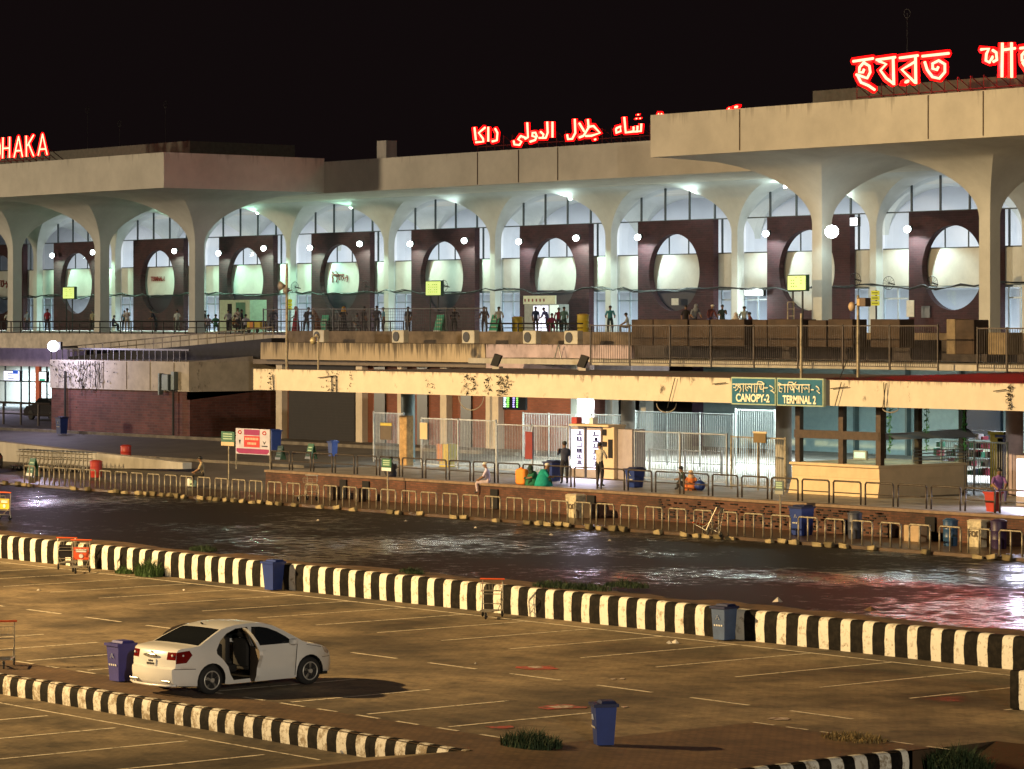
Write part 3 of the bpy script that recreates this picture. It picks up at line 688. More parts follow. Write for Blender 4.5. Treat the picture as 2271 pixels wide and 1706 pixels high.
# bright lamp in front of it
e = empty('floodlight', AY(118, 768, 97.4), 'very bright violet-white floodlight over the creeper at the left', 'floodlight')
lpart(MB().ball((0, 0, 0), .32, 12), 'lens', lampm2, e); lpart(MB().box(-.3, .3, .3, .45, -.2, .25).box(-.04, .04, .35, 1.6, -.1, 0), 'housing', dark, e)
l = lamp('floodlight_bulb', 'POINT', (.3, -1.2, 0), 1050, (.74, .68, 1), radius=.2); l.parent = e
# the shop front far left
S = empty('glass_shop', (XY(50, 125), 125, 1.7), 'lit glass shop front under the roadway at the far left edge', 'building')
a, c = XY(-60, 125), XY(160, 125)
m_ = MB().box(a, c, 125, 126, 4.75, 6.1); part(m_, 'upper_fascia', lilac, S)
m_ = MB().quad((a, 125.4, 1.7), (c, 125.4, 1.7), (c, 125.4, 4.75), (a, 125.4, 4.75)); part(m_, 'glass_front', doorg, S)
m_ = MB()
for sx in (12, 47, 65, 104): xx = XY(sx, 125.3); m_.box(xx - .05, xx + .05, 125.25, 125.35, 1.7, 4.75)
m_.box(a, c, 125.24, 125.36, 3.55, 3.65); part(m_, 'window_frame', mull, S)
m_ = MB().box(a - 18, c, 131, 131.2, 1.7, 4.8); part(m_, 'back_wall', whitewall, S)
xx = XY(84, 125.1); m_ = MB().box(xx - .2, xx + .35, 125.0, 125.22, 1.7, 4.75); part(m_, 'orange_pillar', mat('orange_paint', (.55, .13, .05), .6), S)
def lightbox(name, x0, y0, x1, y1, Y, colr, estr, label, parent=None, fr=None, deep=.25, cat='sign'):
    a = AY(x0, y1, Y); b_ = AY(x1, y0, Y)
    e = empty(name, ((a.x + b_.x) / 2, Y, a.z), label, cat)
    lpart(MB().bbox(a.x - e.location.x, b_.x - e.location.x, 0, deep, 0, b_.z - a.z, .02), 'casing', fr or dark, e)
    mm = mat(name + '_face' + str(int(x0)), colr, .4, emit=colr, estr=estr, var=.3, scale=2.5)
    lpart(MB().box(a.x - e.location.x + .06, b_.x - e.location.x - .06, -.012, .0, .06, b_.z - a.z - .06), 'lit_face', mm, e); return e
e = lightbox('shop_sign', 8, 822, 44, 845, 124.9, (.75, .80, 1), 1.6, 'white and blue lit shop sign at the far left')
m_ = MB().box(.2, .95, -.03, -.014, .55, .82); lpart(m_, 'blue_corner', mat('blue_sign_face', (.02, .08, .5), .4, emit=(.03, .12, .6), estr=.6), e)
m_ = MB()
for k in range(3): m_.box(-.55, .35 - .1 * k, -.03, -.014, .18 + .17 * k, .25 + .17 * k)
lpart(m_, 'text_line', mat('navy_text', (.02, .03, .2), .5), e)
e = lightbox('shop_sign', 86, 824, 103, 846, 124.7, (.85, .95, .9), 1.8, 'small white lit sign with green band on the orange pillar')
lpart(MB().box(-.4, .38, -.03, -.014, .06, .2), 'green_band', mat('green_band', (.02, .4, .2), .4, emit=(.03, .5, .3), estr=.5), e)
lamp('shop_light', 'AREA', (XY(50, 128), 128, 4.6), 2600, (.8, .95, 1), direction=(0, 0, -1), size=(12, 4))
lamp('street_light', 'POINT', (XY(20, 118), 114, 6.0), 2600, (.72, .66, 1), radius=.2)
# crash fence and a dark car beneath
railing('street_railing', XY(-30, 103), XY(112, 103), 103, 1.7, 1.35, hoopd, 'dark railing across the lit street at the far left', 2.1, n_mid=1, r=.05)

# ------------------------------------------------------------------ lower facade under the canopy
W = empty('arrivals_wall', (XY(850, 102), 102, 1.7), 'red brick ground floor wall with cream pilasters behind the canopy', 'building')
Xa = XY(578, 101); Xb = XY(1290, 102)
m_ = MB().box(Xa, Xb, 102.2, 103.5, 1.7, 6.0); part(m_, 'brick_wall', brickf, W)
for x0, x1 in ((612, 625), (789, 803), (881, 890), (976, 990), (1077, 1105)):
    m_ = MB().box(XY(x0, 101.8), XY(x1, 101.8), 101.8, 102.18, 1.7, 6.0); part(m_, 'pilaster', mat('pale_pilaster', (.62, .54, .44), .7, var=.1), W)
shut = mat('dark_shutter', (.012, .008, .006), .7, var=.3, scale=3)
m_ = MB().box(XY(640, 102), XY(787, 102), 102.0, 102.18, 1.7, 6.0)
part(m_, 'roller_shutter', shut, W)
m_ = MB(); z = 1.8
while z < 5.9: m_.box(XY(641, 102), XY(786, 102), 101.97, 101.998, z, z + .05); z += .16
part(m_, 'shutter_slats', shut, W)
for x0, x1 in ((830, 854), (925, 948), (1022, 1045)):
    m_ = MB().box(XY(x0, 102.1), XY(x1, 102.1), 102.08, 102.19, 1.7, 5.9); part(m_, 'window', mat('dark_green_window', (.03, .032, .028), .3), W)
m_ = MB().box(Xa, XY(1076, 101), 101, 103.4, 6.02, 6.93); part(m_, 'stained_beam', beamm, W)
m_ = MB().box(XY(1078, 101), XY(1400, 101), 101, 103.4, 5.7, 6.93); part(m_, 'lilac_beam', lilac, W)
m_ = MB().box(XY(578, 102), XY(1300, 102), 101.5, 103.9, 5.75, 6.0); part(m_, 'soffit_band', mat('band', (.22, .18, .15), .8), W)
# arrivals hall beyond, lit white
H = empty('arrivals_hall', (XY(1700, 112), 112, 1.7), 'open lit ground floor hall with pale walls at the back of the platform', 'building')
m_ = MB().box(XY(1270, 104), XY(1560, 112), 112, 112.4, 1.7, 6.6); part(m_, 'dark_wall', mat('plum_wall', (.12, .07, .11), .8), H)
m_ = MB().box(XY(1560, 112), -60, 112, 112.4, 1.7, 6.6); part(m_, 'pale_wall', mat('pale_blue_wall', (.36, .46, .46), .7, var=.1), H)
m_ = MB().box(XY(2147, 111.9), XY(2222, 111.9), 111.8, 111.98, 2.6, 5.6); part(m_, 'dark_window', mat('navy_pane', (.008, .02, .045), .2), H)
m_ = MB()
for sx in (1895, 2010, 2130, 2232, 2250): xx = XY(sx, 111.8); m_.box(xx, xx + .12, 111.7, 111.97, 1.7, 6)
part(m_, 'wall_post', mat('teal_grey_post', (.12, .16, .16), .5), H)
m_ = MB().box(XY(1270, 104), -60, 97.4, 104, 6.05, 6.3); part(m_, 'soffit', concrete, H)
for sx, Y, m, wd in ((1289, 97, lilac, .55), (1272, 99, concrete, .4), (1331, 104, concrete, .5), (1352, 103, concrete, .4), (1425, 106, concrete, .5)):
    xx = XY(sx, Y); part(MB().box(xx - wd / 2, xx + wd / 2, Y, Y + wd, 1.7, 6.2), 'pillar', m, H)
for loc, pw, col, s_ in (((XY(1480, 97), 97, 4.85), 3000, (.80, 1, .93), (16, 1.2)), ((XY(1780, 102), 102, 5.0), 3000, (.78, .95, 1), (20, 1.2)), ((XY(2150, 98), 98, 4.85), 2000, (.82, .92, 1), (12, 1.2)), ((XY(1080, 93), 92, 4.85), 650, (.85, 1, .95), (12, 1.2))):
    lamp('canopy_tube_light', 'AREA', loc, pw, col, direction=(0, 0, -1), size=s_)

# ------------------------------------------------------------------ brick retaining wall of the platform
e = empty('retaining_wall', (XY(1500, 79.5), 79.5, .7), 'low red brick retaining wall with dark niches along the platform edge', 'wall')
a = PX; m_ = MB().box(a, 60, 79.5, 79.69, .68, 1.62); part(m_, 'brick_face', brickw, e)
m_ = MB().box(a - .02, 60, 79.44, 79.75, 1.62, 1.715); part(m_, 'coping', mat('coping_concrete', (.22, .15, .10), .8, var=.3), e)
m_ = MB()
for sx in (752, 802, 1086, 1300, 2050): xx = XY(sx, 79.4); m_.box(xx, xx + .45, 79.42, 79.5, .75, 1.5)
part(m_, 'niche', blackm, e)
m_ = MB(); rnd = random.Random(8)
for k in range(260):           # missing bricks in the broken stretch
    xx = rnd.uniform(XY(1450, 79.4), XY(1960, 79.4)); zz = .8 + .085 * rnd.randint(0, 8); m_.box(xx, xx + rnd.uniform(.08, .2), 79.47, 79.5, zz, zz + .05)
part(m_, 'brick_gap', blackm, e)

# ------------------------------------------------------------------ canopy with cream fascia
C = empty('bus_canopy', (XY(1400, 83), 83, 5.0), 'long low canopy with a cream fascia stained with black mould', 'canopy')
Xc = XY(562, 83)
part(MB().box(Xc, 20, 83, 83.35, 5.0, 5.93), 'cream_fascia', creamf, C)
part(MB().box(Xc, 20, 83.36, 97.3, 5.55, 5.84), 'roof_slab', mat('canopy_soffit', (.10, .085, .08), .85, var=.3), C)
part(MB().box(Xc, Xc + .25, 83.36, 97.3, 5.0, 5.5), 'end_beam', creamf, C)
m_ = MB(); xr0, xr1 = XY(1812, 84), -50
ys = [83.4 + .3 * i for i in range(40)]
for i in range(39):
    z0 = 5.92 + (.045 if i % 2 else 0) + i * .003; z1 = 5.92 + (.0 if i % 2 else .045) + i * .003
    m_.quad((xr0, ys[i], z0), (xr1, ys[i], z0), (xr1, ys[i + 1], z1), (xr0, ys[i + 1], z1))
part(m_, 'red_metal_roof', redroof, C, smooth=True)
for sx, m, r in ((905, MATS['grey_green_metal'], .32), (1393, whitewall, .30), (1738, concrete, .32), (2250, lilac, .32)):
    xx = XY(sx, 89); part(MB().lathe([(r, 1.7), (r, 5.55)], xx, 89, 20), 'column', m, C, smooth=True, angle=40)
m_ = MB(); rnd = random.Random(9)
for sx in (735, 745, 606): xx = XY(sx, 82.9); m_.tube([(xx, 82.93, 5.0), (xx + rnd.uniform(-.1, .1), 82.93, 5.7)], .03, 5)
for (ax, ay, bx, by) in ((1580, 852, 1610, 849), (1842, 862, 1880, 858), (2203, 868, 2232, 864), (705, 838, 745, 833)):
    m_.tube([AY(ax, ay, 82.9), AY(bx, by, 82.9)], .017, 5)
for (ax, ay, bx, by) in ((1497, 838, 1480, 905), (1866, 848, 1852, 900), (1960, 848, 1962, 905), (1965, 850, 1958, 903)):
    m_.tube([AY(ax, ay, 82.88), AY(bx, by, 82.88)], .017, 5)
part(m_, 'loose_pipe', dark, C)
# cable loop hanging under the edge
m_ = MB()
for cx_, cy_, rx, ry in ((1478, 895, 22, 20), (1045, 878, 28, 32), (1975, 905, 18, 10)):
    m_.tube([AY(cx_ + rx * math.cos(t), cy_ + ry * math.sin(t), 83.2) for t in [math.pi * k / 10 for k in range(11)]], .022, 4)
part(m_, 'hanging_cable', mat('pale_cable', (.3, .27, .22), .6), C)
# mould patches grown out of the fascia: small plants
m_ = MB()
for sx, sp, n_ in ((602, 8, 40), (735, 22, 60), (778, 5, 14), (955, 10, 22), (1035, 9, 60), (1052, 9, 50), (1082, 10, 60), (1110, 14, 80), (1125, 12, 60), (2240, 7, 90)):
    for k in range(n_):
        q = AY(sx + rnd.gauss(0, sp * .45), 0, 82.95); zz = rnd.uniform(5.05, 5.85); s_ = rnd.uniform(.03, .10)
        m_.add([(q.x + rnd.uniform(-s_, s_), 82.99 - rnd.uniform(0, .12), zz + rnd.uniform(-s_, s_)) for _ in range(3)], [(0, 1, 2)])
o = part(m_, 'mould_growth', mat('black_mould', (.03, .026, .018), .9), C)

# sign boards on the canopy
def board(x0, x1, lab):
    a = AY(x0, 0, 82.75).x; b_ = AY(x1, 0, 82.75).x
    e = empty('canopy_sign', ((a + b_) / 2, 82.75, 4.96), lab, 'sign')
    h = 1.02; w2 = (b_ - a) / 2
    lpart(MB().box(-w2, w2, 0, .12, 0, h), 'frame', mat('sage_frame', (.35, .45, .33), .5), e)
    lpart(MB().box(-w2 + .05, w2 - .05, -.015, 0, .05, h - .05), 'panel', tealm, e); return e, w2
e1, w1_ = board(1622, 1720, 'teal canopy sign reading CANOPY-2 under Bengali letters')
e2, w2_ = board(1723, 1826, 'teal canopy sign reading TERMINAL 2 under Bengali letters')
t_ = text_mesh('CANOPY-2', .40, signtx, .008, .012, sx=.92, name='latin_lettering', parent=e1); t_.rotation_euler = (R(90), 0, 0); t_.location = (0, -.03, .24)
t_ = text_mesh('TERMINAL 2', .40, signtx, .008, .012, sx=.79, name='latin_lettering', parent=e2); t_.rotation_euler = (R(90), 0, 0); t_.location = (0, -.03, .22)
f_s = lambda x, y: (1600 + x * 300 / 2212, 820 + y * 200 / 1475)
def traced(lst, f, Y, r, name, m, parent, n=6, flat=1.0):
    mb = MB(); strokes(mb, lst, f, Y, r, n); return part(mb, name, m, parent)
traced([[(185, 238), (700, 238)], [(700, 300), (765, 300)],
        [(240, 240), (235, 300), (200, 290)], [(235, 260), (280, 270), (265, 320), (225, 345)], [(275, 260), (300, 300)], [(300, 250), (325, 320), (300, 370)],
        [(362, 225), (362, 365)], [(400, 250), (395, 310), (425, 350), (445, 310), (420, 290)], [(440, 270), (490, 300)], [(495, 240), (495, 370)],
        [(545, 225), (545, 375)], [(588, 240), (575, 375)], [(585, 240), (600, 195), (660, 200), (705, 240)], [(620, 260), (640, 320), (680, 320)], [(650, 250), (650, 300)], [(690, 240), (690, 370)],
        [(790, 262), (840, 290), (850, 320), (800, 345), (830, 350), (870, 385)]], f_s, 82.70, .023, 'bengali_lettering', signtx, e1)
traced([[(930, 250), (1450, 250)], [(1465, 330), (1515, 330)],
        [(935, 215), (985, 245)], [(950, 255), (945, 350), (985, 370), (1000, 310), (960, 300)], [(1040, 235), (1040, 375)],
        [(1090, 250), (1085, 375)], [(1085, 250), (1105, 205), (1165, 210), (1190, 245)], [(1190, 240), (1225, 205)], [(1120, 270), (1140, 330), (1180, 330)], [(1150, 260), (1185, 340)], [(1190, 250), (1190, 380)],
        [(1215, 270), (1225, 310), (1260, 320), (1265, 280)], [(1275, 250), (1275, 370)], [(1320, 240), (1320, 380)], [(1345, 290), (1370, 330), (1385, 290), (1410, 320)], [(1435, 250), (1435, 375)],
        [(1550, 270), (1590, 300), (1600, 335), (1560, 345), (1610, 390)]], f_s, 82.70, .023, 'bengali_lettering', signtx, e2)

# ------------------------------------------------------------------ neon roof signs
def neon_sign(name, lab, letters, f, Y, r, zroof, cross=True):
    c = None; allp = [AY(*f(x, y), Y) for L_ in letters for st in L_ for (x, y) in (st if not isinstance(st[0], (int, float)) else st[1:])]
    x0 = min(p.x for p in allp); x1 = max(p.x for p in allp)
    e = empty(name, ((x0 + x1) / 2, Y, zroof), lab, 'sign')
    for L_ in letters:
        mb = MB(); strokes(mb, [([st[0] * .65] + list(st[1:])) if isinstance(st[0], (int, float)) else st for st in L_], f, Y - .02, r * .66, 6); lt = part(mb, 'letter', neon, e)
        mb = MB(); strokes(mb, [([st[0] * 1.9] + list(st[1:])) if isinstance(st[0], (int, float)) else ([r * 2.0] + list(st)) for st in L_], f, Y + r * 1.8, r * 1.6, 6)  # wider red strokes added behind each letter as its halo of light
        part(mb, 'red_halo', neonhalo, lt)
    mb = MB(); x = x0
    while x < x1:
        mb.tube([(x, Y + .3, zroof), (x, Y + .3, zroof + 1.2)], .035, 4); mb.tube([(x, Y + .3, zroof + 1.2), (x + .5, Y + 1.8, zroof)], .03, 4); x += .95
    mb.tube([(x0, Y + .3, zroof + .5), (x1, Y + .3, zroof + .5)], .03, 4); mb.tube([(x0 - .5, Y, zroof + .06), (x1 + .5, Y, zroof + .06)], .06, 4)
    part(mb, 'support_frame', mat('black_frame', (.008, .006, .006), .8), e)  # near-black struts, kept dark so the neon lamps do not redden them
    pw = 14
    for k in range(int((x1 - x0) / 2.6) + 1):
        lamp('neon_tube', 'POINT', (x0 + .6 + k * 2.6, Y - .25, zroof + 1.6), 70 if Y < 128.5 or Y > 140 else 480, (1, .012, .02), radius=.25)
    l = lamp('neon_light', 'AREA', ((x0 + x1) / 2, Y - .5, zroof + 1.8), pw * (x1 - x0), (1, .03, .03), direction=(0, -.3, -1), size=((x1 - x0), .5))
    return e
f8 = lambda x, y: (x * 400 / 2212, 250 + y * 200 / 1106)
dh = [[[(-60, 320), (-60, 590)], [(-60, 320), (-20, 340), (0, 400), (0, 500), (-20, 570), (-60, 590)]],
      [[(38, 305), (32, 560)], [(118, 298), (116, 552)], [(36, 440), (116, 434)]],
      [[(172, 548), (228, 295), (275, 540)], [(195, 470), (262, 465)]],
      [[(322, 285), (324, 540)], [(412, 275), (335, 405)], [(352, 385), (412, 532)]],
      [[(468, 525), (522, 265), (578, 515)], [(488, 450), (560, 445)]]]
neon_sign('roof_sign', 'red lit roof letters ending in HAKA at the left edge', dh, f8, 128.0, .085, 20.0)
f7 = lambda x, y: (1000 + x * 700 / 2212, 200 + y * 150 / 474)
ar = [[[(165, 262), (175, 350)], [(240, 262), (195, 300), (225, 340), (228, 362), (175, 366)], [(262, 258), (262, 360)], [(310, 270), (326, 300), (322, 352), (290, 360)]],
      [[(712, 222), (712, 332)], [(675, 222), (678, 300), (665, 335), (640, 335)], [(628, 292), (650, 312), (642, 335), (618, 335)], [(600, 330), (570, 322), (572, 300), (592, 298), (603, 325), (590, 350), (555, 362)], [(535, 228), (540, 330), (520, 342)], [(525, 335), (490, 322), (470, 345), (495, 362), (480, 385), (445, 382), (440, 355)]],
      [[(960, 258), (1000, 252), (1045, 300), (985, 320), (945, 322)], [.13, (1010, 342), (1012, 350)], [(960, 205), (965, 262), (930, 320), (900, 332)], [(900, 232), (935, 290)], [(868, 203), (872, 300), (850, 342), (820, 345), (815, 312)]],
      [[(1335, 235), (1332, 288), (1306, 290), (1308, 250)], [(1306, 290), (1280, 292), (1280, 256)], [.10, (1312, 170), (1313, 175)], [.09, (1300, 198), (1301, 202)], [.09, (1326, 196), (1327, 200)], [(1280, 290), (1225, 298), (1215, 190)], [(1160, 268), (1188, 255), (1190, 288), (1160, 300), (1157, 270)]],
      [[.11, (1455, 168), (1457, 168)], [.11, (1475, 168), (1477, 168)], [.11, (1948, 128), (1949, 130)], [.2, (1998, 115), (2000, 122)]]]
neon_sign('roof_sign', 'red lit Arabic letters standing on the middle roof', ar, f7, 141.0, .11, 19.76)
f6 = lambda x, y: (1671 + x * 600 / 2212, 30 + y * 300 / 1106)
bn = [[[(815, 392), (980, 368)], [(908, 395), (868, 440), (864, 482), (895, 482), (905, 455)], [(905, 405), (948, 430), (955, 480), (930, 530), (860, 505), (840, 500)], [(850, 505), (880, 565), (940, 590), (992, 625)]],
      [[(1005, 380), (1160, 358)], [(1142, 362), (1148, 585)], [(1022, 388), (1085, 415), (1038, 465), (1085, 530), (1148, 575)]],
      [[(1195, 364), (1345, 344)], [(1325, 350), (1328, 575)], [(1322, 395), (1212, 460), (1322, 565)], [.25, (1255, 553), (1258, 560)]],
      [[(1380, 350), (1598, 326)], [(1400, 395), (1420, 460), (1465, 520), (1520, 532), (1565, 480), (1565, 415), (1515, 385), (1465, 410), (1465, 450), (1500, 462), (1512, 435)]],
      [[(1860, 295), (1925, 288), (1905, 330), (1900, 385), (1930, 400), (1960, 350)], [(1960, 395), (1990, 380), (1985, 320), (1955, 300)], [(2035, 240), (2032, 522)], [(2030, 300), (2140, 285)], [(2110, 238), (2112, 525)]],
      [[(2180, 285), (2330, 268)], [(2240, 290), (2195, 340), (2195, 385), (2230, 385)], [(2200, 400), (2240, 460), (2310, 500)]]] + [[[(x, 270 - (x - 2400) * .13), (x + 150, 250 - (x - 2400) * .13)], [(x + 120, 255 - (x - 2400) * .13), (x + 125, 470 - (x - 2400) * .13)], [(x + 118, 300 - (x - 2400) * .13), (x + 20, 360 - (x - 2400) * .13), (x + 118, 450 - (x - 2400) * .13)]] for x in range(2400, 4000, 190)]
neon_sign('roof_sign', 'large red lit Bengali letters on the right canopy roof', bn, f6, 129.0, .115, 20.06)

# ------------------------------------------------------------------ deck furniture
for i, (x0, x1, dz) in enumerate(((1400, 1447, 0), (1449, 1524, 0), (1528, 1572, -.02), (1575, 1650, 0), (1668, 1700, -.02), (1702, 1778, 0), (1792, 1832, -.04), (1836, 1890, 0), (1930, 1995, 0))):
    a, b_ = XY(x0, 99), XY(x1, 99); e = MB().bbox(a, b_, 99, 99.9, 6.95, 8.15 + dz, .03).build('concrete_planter', brownbox, None)
    tag(e, 'brown concrete box behind the barred fence, number %s counted from the lit stall side' % ['one', 'two', 'three', 'four', 'five', 'six', 'seven', 'eight', 'nine'][i], 'concrete box', 'brown concrete boxes on the deck edge')
for x0, x1, zz, l in ((2098, 2118, 0, 'narrow cream face of the tall box at the right of the barred fence'), (2118, 2160, -.03, 'tall brown box right of the gap in the barred fence'), (2190, 2236, -.55, 'low cream block behind the fence at the right edge')):
    e = MB().bbox(XY(x0, 99) + .02, XY(x1, 99), 99, 99.9, 6.7, 8.15 + zz, .03).build('concrete_planter', mat('tan_concrete', (.20, .15, .09), .8, var=.3) if x0 != 2118 else brownbox, None); tag(e, l, 'concrete box')
m_ = MB().box(XY(1395, 101), -60, 101.2, 103.85, 6.35, 7.25); o = m_.build('deck_wall', mat('dark_deck_wall', (.045, .035, .035), .8, var=.5), None); tag(o, 'dark wall band below the brown concrete boxes', 'wall')
# barred fence standing on the canopy roof
def barfence(name, x0, x1, Y, z0, h, label, m=steel, step=.11, post=1.5, group=None, r=.008, top=.03, low=.12):
    a, b_ = XY(x0, Y), XY(x1, Y); L_ = (b_ - a) / 2
    e = empty(name, ((a + b_) / 2, Y, z0), label, 'fence', group)
    mb = MB().box(-L_, L_, -top, top, h - .05, h); mb.box(-L_, L_, -top, top, low, low + .04)
    n = max(1, int(round(2 * L_ / post)))
    for k in range(n + 1): xx = -L_ + 2 * L_ * k / n; mb.box(xx - .03, xx + .03, -.03, .03, 0, h + .03)
    lpart(mb, 'frame', m, e); mb = MB(); xx = -L_ + step
    while xx < L_ - .02: mb.box(xx - r, xx + r, -r, r, low, h - .03); xx += step
    lpart(mb, 'bar_grating', m, e); return e
barfence('barred_fence', 1310, 2080, 96.6, 6.05, 1.85, 'long barred fence on the canopy roof in front of the brown boxes', hoopd, .125, 2.6)
barfence('barred_fence', 2168, 2300, 96.6, 6.05, 1.75, 'barred fence on the canopy roof at the right edge', hoopd, .125, 2.0)
# air conditioners
acm = mat('ac_casing', (.50, .47, .38), .5, var=.15)
first = None
for i, (x, l) in enumerate(((712, 'behind the small lamp on the canopy'), (888, 'standing alone on the middle of the stained beam'), (1044, 'above the seam where the lilac beam begins'), (1180, 'left of the pair under the lit stall'), (1272, 'nearest the barred fence'))):
    loc = (XY(x, 101.6), 101.6, 6.935)
    if first is None:
        first = empty('air_conditioner', loc, '', 'air conditioner', 'air conditioners on the concrete beam')
        lpart(MB().bbox(-.5, .5, -.18, .18, .02, .68, .03), 'casing', acm, first)
        m_ = MB().lathe([(.26, 0), (.26, .03)], -.12, -.215, 18, axis='Y', cz=.35); lpart(m_, 'fan_grille', dark, first)
        o = first
    else: o = dup(first, loc)
    o['label'] = 'outdoor air conditioner unit ' + l

# yellow-green lit notice boxes on legs
def notice(x, y0, y1, wpx, Y, lab):
    a = AY(x - wpx / 2, y1, Y); b_ = AY(x + wpx / 2, y0, Y)
    e = empty('notice_box', ((a.x + b_.x) / 2, Y, 7.3), lab, 'sign', 'yellow-green notice boxes')
    w2 = (b_.x - a.x) / 2; z0 = a.z - 7.3; z1 = b_.z - 7.3
    lpart(MB().bbox(-w2, w2, 0, .25, z0, z1, .02), 'casing', mat('dark_green_metal', (.02, .06, .03), .5), e)
    m = mat('notice_face', (.75, .85, .3), .4, emit=(.62, .82, .22), estr=.85, var=.25, scale=1.5)
    lpart(MB().box(-w2 + .07, w2 - .07, -.014, 0, z0 + .07, z1 - .07), 'lit_face', m, e)
    mb = MB()
    for k in range(4):
        for j in range(5):
            if rnd.random() < .7: mb.box(-w2 * .6 + j * w2 * .25, -w2 * .6 + j * w2 * .25 + w2 * .12, -.03, -.016, z0 + .25 + k * .17, z0 + .31 + k * .17)
    lpart(mb, 'faded_lettering', mat('faded_green', (.25, .38, .12), .6), e)
    lpart(MB().box(-w2 * .55 - .04, -w2 * .55 + .04, .08, .16, 0, z0).box(w2 * .45 - .04, w2 * .45 + .04, .08, .16, 0, z0), 'legs', dark, e)
notice(961, 622, 657, 35, 138, 'lit yellow-green notice box on two dark legs in the middle of the deck')
notice(1767, 609, 646, 43, 130, 'lit yellow-green notice box beside the right front column')
notice(152, 636, 664, 26, 140, 'small lit yellow-green notice box near the far left columns')
# stall lit inside, under the sixth portal
a = AY(1163, 725, 147); b_ = AY(1240, 650, 147)
e = empty('lit_stall', ((a.x + b_.x) / 2, 147, 7.3), 'small stall with a poster board on top and white lit shelves', 'stall')
w2 = (b_.x - a.x) / 2
lpart(MB().box(-w2, w2, 0, .9, 0, 2.0), 'cabinet', mat('stall_grey', (.4, .42, .4), .6), e)
lpart(MB().box(-w2, w2 - .3, -.1, 0, 2.02, 2.62), 'name_board', mat('stall_board', (.60, .62, .45), .5, emit=(.6, .62, .4), estr=.25), e)
mb = MB(); mb.box(-w2 * .45, -w2 * .05, -.05, -.01, .15, 1.9); mb.box(w2 * .02, w2 * .38, -.05, -.01, .15, 1.9); lpart(mb, 'lit_shelves', mat('lit_white', (.8, .82, 1), .4, emit=(.78, .80, 1), estr=1.6, var=.5, scale=6), e)
lpart(MB().box(w2 * .5, w2 * .98, -.05, -.01, .15, 1.95), 'glass_door', mat('pale_lit', (.7, .85, .8), .4, emit=(.7, .88, .82), estr=.7), e)
mb = MB()
for k in range(6): mb.box(-w2 + .15 + k * .42, -w2 + .28 + k * .42, -.13, -.105, 2.2, 2.4)
lpart(mb, 'lettering', redtx, e)
# open shed on the deck near bay three
a = AY(487, 734, 145); b_ = AY(554, 671, 145)
e = empty('guard_shed', ((a.x + b_.x) / 2, 145, 7.3), 'pale green shed with a dark doorway and striped curtain on the deck', 'shed'); w2 = (b_.x - a.x) / 2
lpart(MB().box(-w2, w2, 0, 1.6, 0, 2.5), 'cabin', mat('pale_green_wall', (.42, .50, .36), .7), e)
lpart(MB().box(-w2 * .45, -w2 * .18, -.03, -.005, 0, 2.2), 'doorway', blackm, e)
mb = MB()
for k in range(9): mb.box(w2 * .1 + k * .15, w2 * .1 + k * .15 + .09, -.03, -.005, .1, 2.3)
lpart(mb, 'curtain', mat('green_curtain', (.08, .22, .15), .7), e)
e = lightbox('portal_lamp', 1651, 642, 1693, 657, 149.3, (.85, 1, .98), 5.0, 'glaring white tube light over the dark doorway left of the column')
l = lamp('tube_light', 'POINT', (0, -.6, -.2), 300, (.85, 1, .97), radius=.2); l.parent = e
lightbox('wall_screen', 1884, 481, 1903, 503, 149.4, (.85, .9, 1), 2.2, 'square white lit panel high beside the brightest floodlight')
# small wall notices
def flat(name, x0, y0, x1, y1, Y, m, lab, cat='notice', th=.04, mark=None):
    a = AY(x0, y1, Y); b_ = AY(x1, y0, Y); o = MB().bbox(a.x, b_.x, Y, Y + th, a.z, b_.z, .008).build(name, m, None); tag(o, lab, cat)
    return o, a, b_
paper = mat('notice_paper', (.62, .56, .46), .7)
flat('wall_notice', 1489, 662, 1504, 677, 149.6, paper, 'small square notice in the oval of the single-lamp portal')
flat('wall_notice', 2010, 666, 2027, 703, 149.6, paper, 'tall white framed notice left of the last oval')
flat('wall_cabinet', 2043, 679, 2062, 705, 149.5, mat('grey_metal', (.12, .12, .13), .5, .3), 'grey metal cabinet on the brick below the last oval', 'cabinet')
for x, y0, y1, Y, l in ((642, 663, 688, 146, 'stacked yellow signs behind the loudspeaker pole'), (1942, 643, 678, 147, 'stacked yellow and black signs beside the camera pole')):
    a = AY(x - 11, y1, Y); b_ = AY(x + 11, y0, Y); e = empty('stacked_sign', ((a.x + b_.x) / 2, Y, 7.3), l, 'sign'); h = (b_.z - a.z)
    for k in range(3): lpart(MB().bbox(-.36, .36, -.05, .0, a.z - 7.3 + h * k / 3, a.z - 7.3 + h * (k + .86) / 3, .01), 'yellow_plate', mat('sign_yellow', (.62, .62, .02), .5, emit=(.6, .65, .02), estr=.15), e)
    mb = MB()
    for k in range(3): mb.box(-.25, .25, -.07, -.055, a.z - 7.3 + h * (k + .38) / 3, a.z - 7.3 + h * (k + .5) / 3)
    lpart(mb, 'lettering', blackm, e); lpart(MB().box(-.04, .04, .01, .09, 0, b_.z - 7.3), 'post', dark, e)
